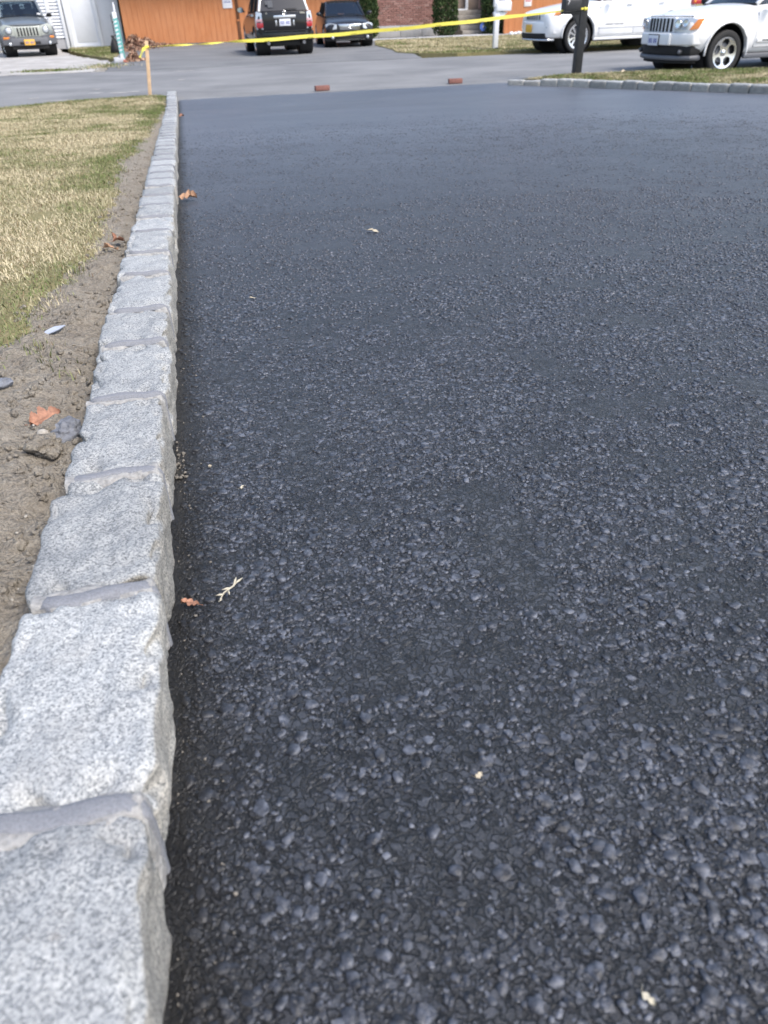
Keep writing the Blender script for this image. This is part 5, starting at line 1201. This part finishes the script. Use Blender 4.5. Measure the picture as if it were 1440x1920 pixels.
c5 = tag(empty('parked_car', (9.66, 20.68, .01), R(95)), 'white car with yellow-tinted lamp parked across the street behind the black post', 'car', 'cars parked around the street')
W5 = .83
white_suv(c5, 2.62, W5, .27, .90, 1.05, 1.08, .355, .27, 'ten', .86, .87, .80)
greenhouse(c5, 'paint_white', (-.60, 1.08, .72), (-1.35, 1.50, .58), (-3.35, 1.10, .70), (-2.95, 1.50, .58), 1.10, .58, [-1.55, -2.45], seats=((-.33, -1.6), (.33, -1.6)))
for s in (-1, 1):
    obj('wheel_lip', MB().tube([(s * (W5 - .004), .455 * math.cos(t), .373 + .455 * math.sin(t)) for t in np.linspace(-.1, math.pi + .15, 18)], .018, 6), 'paint_white', c5, smooth=True)
    hl = obj('headlight', MB().prism([(s * .40, .80, .775), (s * .62, .71, .76), (s * .755, .50, .80), (s * .77, .46, .865), (s * .60, .68, .855), (s * .40, .79, .845)], (0, .05, 0)), 'lamp_lens', c5, bevel=.01, seg=3)
    obj('side_marker', MB().prism([(s * .70, .63, .785), (s * .765, .49, .805), (s * .775, .46, .855), (s * .72, .56, .85)], (s * .01, .05, 0)), 'amber_lens', hl, bevel=.004)
    obj('door_handle', MB().box((s * (W5 + .012), -1.36, .985), (.03, .17, .03)).box((s * (W5 + .012), -2.28, 1.0), (.03, .17, .03)), 'paint_white', c5, bevel=.008)
    obj('sill_trim', MB().box((s * (W5 - .015), -1.3, .285), (.05, 1.75, .06)), 'paint_white', c5, bevel=.015)
    obj('door_crease', MB().box((s * (W5 + .006), -1.5, .52), (.012, 1.9, .03)), 'paint_white', c5, bevel=.005)
    lamp(c5, 'fog_lamp', (s * .62, .765, .56), (s * .5, 1, 0), .035, ring='bumper_grey')
    tl = obj('tail_light', MB().box((s * (W5 - .05), -3.33, .98), (.10, .30, .12)), 'red_lens', c5, bevel=.02)
    obj('signal_lens', MB().box((s * (W5 - .045), -3.24, .99), (.10, .07, .08)), 'amber_lens', tl, bevel=.01)
    mirror(c5, s, .95, -.8, 1.14, 'paint_white', .19, .15)
g_ = obj('grille', curve_bar(MB(), .40, .845, .04, .69, .845, .05), 'paint_white', c5, bevel=.01)
for k in range(7): x = -.31 + k * .103; obj('grille_slot', MB().box((x, .848 - .04 * abs(x / .4) ** 2.4, .765), (.070, .008, .12)), 'bumper_grey', g_)
fb = obj('front_bumper', curve_bar(MB(), .77, .92, .26, .40, .68, .2, n=16, wt=.76), 'paint_white', c5, bevel=.03, seg=3)
obj('lower_grille', curve_bar(MB(), .60, .93, .12, .315, .44, .2, n=12), 'matt_black', fb, bevel=.01)
obj('lower_lip', curve_bar(MB(), .68, .945, .18, .265, .325, .2, n=14), 'alloy', fb, bevel=.02, seg=3)
lp = MB().box((0, .936, .53), (.30, .014, .16)); obj('licence_plate', lp, 'plate_yellow', c5, bevel=.003)
for s, rz in ((1, 90), (-1, -90)):
    text_mesh('lettering', 'GRAND CHEROKEE', .058, 'bumper_grey', c5, Matrix.Translation((s * (W5 + .0055), -.98, .575)) @ Matrix.Rotation(R(rz), 4, 'Z') @ Matrix.Rotation(R(90), 4, 'X'))

# ================================================================== LEAVES AND SMALL LITTER
def lobed_leaf(name, mat, L, W, lobes, loc, rot, curl, label, group=None, seed=0):
    """a dry leaf: lobed outline fanned from a midrib, curled; thin but solid"""
    g = random.Random(seed); up = []; n = lobes * 12
    for k in range(n + 1):
        t = k / n; env = (math.sin(math.pi * min(1, t * .93 + .05)) ** .6) * (.62 + .5 * math.sin(math.pi * t ** .8)); c_ = .5 + .5 * math.cos(2 * math.pi * lobes * (t - .5 / lobes))
        lob = .38 + .62 * c_ ** .55; up.append((t * L, W / 2 * env * lob * (1 + .10 * math.sin(k * 2.3 + seed))))
    vs = []; fs = []
    for lay in (0, 1):
        for x, h in up:
            for v in (-1, -.5, 0, .5, 1):
                y = h * v; z = curl * (abs(v) ** 1.6) * W * (.6 + .5 * math.sin(x / L * 5 + seed)) + .22 * curl * L * math.sin(math.pi * x / L) + W * .05 * noise.noise(Vector((x * 40, y * 40, seed)))
                vs.append((x - L / 2, y, z - lay * .0006))
    m_ = 5; o2 = len(up) * m_
    for i in range(len(up) - 1):
        for k in range(4):
            a, b, c, d = i * m_ + k, i * m_ + k + 1, (i + 1) * m_ + k + 1, (i + 1) * m_ + k; fs += [(a, b, c, d), (d + o2, c + o2, b + o2, a + o2)]
    lf = MB().add(vs, fs); lf.tube([(-L / 2 - L * .28, .004, .002), (-L / 2, 0, 0), (0, 0, .22 * curl * L + .0008)], [L * .012, L * .014, L * .008], 5)
    o = obj(name, lf, mat, None, smooth=True); o.location = loc; o.rotation_euler = rot; return tag(o, label, 'leaf', group)
def on_drive(x, y, h=.004): return (x, y, float(drive_surf(np.array([x]), np.array([y]))[0]) + h)
def on_soil(x, y, h=.004): return (x, y, float(lawn_z(np.array([x]), np.array([y]))[0]) + h)
lobed_leaf('oak_leaf', 'rust_leaf', .056, .056, 3, on_soil(-.225, 1.32, .014), (R(24), R(-6), R(24)), .16, 'rust brown oak leaf lying on the bare soil near the grey stone', seed=2)
lobed_leaf('maple_leaf', 'rust_leaf', .022, .016, 3, on_drive(.021, .728, .007), (R(12), R(-6), R(165)), .25, 'small orange leaf on the asphalt at the foot of the kerb', seed=3)
lobed_leaf('curled_leaf', 'brown_leaf', .085, .06, 3, on_drive(.055, 3.93, .015), (R(26), R(4), R(-12)), .34, 'curled tan leaf on the driveway close to the far kerb stones', seed=4)
lobed_leaf('brown_leaf', 'rust_leaf', .07, .05, 3, on_drive(.045, 10.5, .012), (R(10), R(0), R(40)), .4, 'distant brown leaf against the far end of the left kerb', seed=5)
lobed_leaf('yellow_leaf', 'pale_leaf', .055, .02, 2, on_drive(.722, 2.82, .006), (R(8), R(0), R(-50)), .2, 'pale yellow leaf lying alone in the middle of the driveway', seed=6)
lobed_leaf('yellow_leaf', 'pale_leaf', .017, .011, 2, on_drive(.21, 2.07, .004), (0, R(8), R(10)), .2, 'pale scrap of leaf on the asphalt nearest the kerb of the two small far ones', seed=7)
lobed_leaf('leaf_fragment', 'pale_leaf', .012, .007, 2, on_drive(.058, 1.092, .004), (0, R(10), R(100)), .2, 'pale petal-like leaf fragment beside the kerb mortar crumbs', seed=8)
lobed_leaf('leaf_fragment', 'pale_leaf', .008, .006, 2, on_drive(.278, .394, .004), (0, 0, R(30)), .2, 'tiny cream leaf fragment on the coarse asphalt in the foreground', seed=9)
lobed_leaf('leaf_fragment', 'straw', .011, .006, 2, on_drive(.328, .186, .004), (0, R(14), R(-60)), .3, 'cream leaf fragment at the very bottom right of the driveway', seed=10)
lobed_leaf('leaf_fragment', 'straw', .010, .005, 2, on_drive(.105, 1.0, .004), (0, 0, R(60)), .3, 'straw sliver on the asphalt past the mortar crumbs', seed=11)
lobed_leaf('yellow_leaf', 'pale_leaf', .10, .07, 3, (7.05, 12.55, float(rlawn_z(np.array([7.05]), np.array([12.55]))[0]) + .04), (R(20), 0, R(15)), .3, 'pale leaf lying on the right lawn beyond the black post', seed=12)
lobed_leaf('oak_leaf', 'rust_leaf', .065, .045, 4, on_soil(-.20, 2.86, .016), (R(25), R(12), R(70)), .4, 'reddish leaf lying higher of the pair on the soil strip', seed=13)
lobed_leaf('oak_leaf', 'brown_leaf', .05, .035, 3, on_soil(-.21, 2.72, .012), (R(-18), R(10), R(-20)), .4, 'tan leaf lying nearer of the pair on the soil strip', seed=14)
tw = tag(empty('dry_twig', on_drive(.070, .737, .006), R(50)), 'dry straw coloured twig with husks on the asphalt beside the small orange leaf', 'twig')
obj('stem', MB().tube([(-.022, 0, 0), (-.008, .002, .003), (.008, -.001, .003), (.020, .001, .002)], [.0007, .001, .0012, .0008], 6), 'straw', tw, smooth=True)
for x, a, l in ((-.010, 2.4, .010), (-.002, -2.3, .011), (.004, 2.6, .012), (.010, .35, .013), (.012, -.3, .013), (-.016, -2.6, .009)):
    d_ = Vector((math.cos(a), math.sin(a), .15)); obj('husk', MB().tube([Vector((x, 0, .003)), Vector((x, 0, .003)) + d_ * l * .5, Vector((x, 0, .003)) + d_ * l], [.0007, .0016, .0003], 5), 'straw', tw, smooth=True)
def rock(name, mat, loc, size, seed, label, cat, rough=.3):
    bm = bmesh.new(); bmesh.ops.create_icosphere(bm, subdivisions=4, radius=1.)
    for v in bm.verts:
        p = v.co.copy(); n_ = noise.fractal(p * 1.1 + Vector((seed, 0, 0)), 1., 2., 5); c_ = noise.cell(p * 1.6 + Vector((seed, 2, 0))) if False else 0
        q = p * (1 + rough * n_); f = noise.noise(p * 2.3 + Vector((0, seed, 0))); q += p * .16 * round(f * 3) / 3
        v.co = Vector((q.x * size[0], q.y * size[1], q.z * size[2]))
    me = bpy.data.meshes.new(name); bm.to_mesh(me); bm.free(); o = link(name, me, mat, None, True, 30); o.location = loc; o.rotation_euler = (0, 0, seed); return tag(o, label, cat)
rock('grey_stone', 'grey_rock', on_soil(-.180, 1.262, .012), (.030, .024, .019), 1.3, 'blue grey angular stone against the kerb beside the oak leaf', 'stone', .45)
rock('soil_clod', 'soil', on_soil(-.205, 1.18, .012), (.030, .026, .020), 2.1, 'lump of dried soil just below the grey stone', 'clod', .5)
rock('soil_clod', 'soil', on_soil(-.205, 1.285, .006), (.030, .018, .014), 4.4, 'low lump of soil between the oak leaf and the grey stone', 'clod', .5)
rock('tan_pebble', 'pebble', on_soil(-.213, 1.225, .008), (.009, .008, .008), .4, 'small rounded tan pebble above the large soil lump', 'pebble', .1)
rock('grey_pebble', 'grey_rock', on_soil(-.332, 1.50, .006), (.022, .016, .010), 3.4, 'flat grey pebble at the grass edge left of the soil strip', 'pebble', .2)
rock('white_pebble', 'pebble', on_soil(-.155, .86, .003), (.005, .004, .0035), 5.1, 'tiny whitish pebble on the soil beside the large kerb blocks', 'pebble', .15)
tag(obj('plastic_scrap', MB().prism([(-.31, 1.90, 0), (-.275, 1.925, .004), (-.262, 1.945, .006), (-.285, 1.93, .010), (-.305, 1.915, .006)], (0, 0, .002)), 'scrap', None), 'thin pale blue plastic scrap lying on the soil strip', 'scrap').location = (.006, -.07, on_soil(-.285, 1.85)[2])
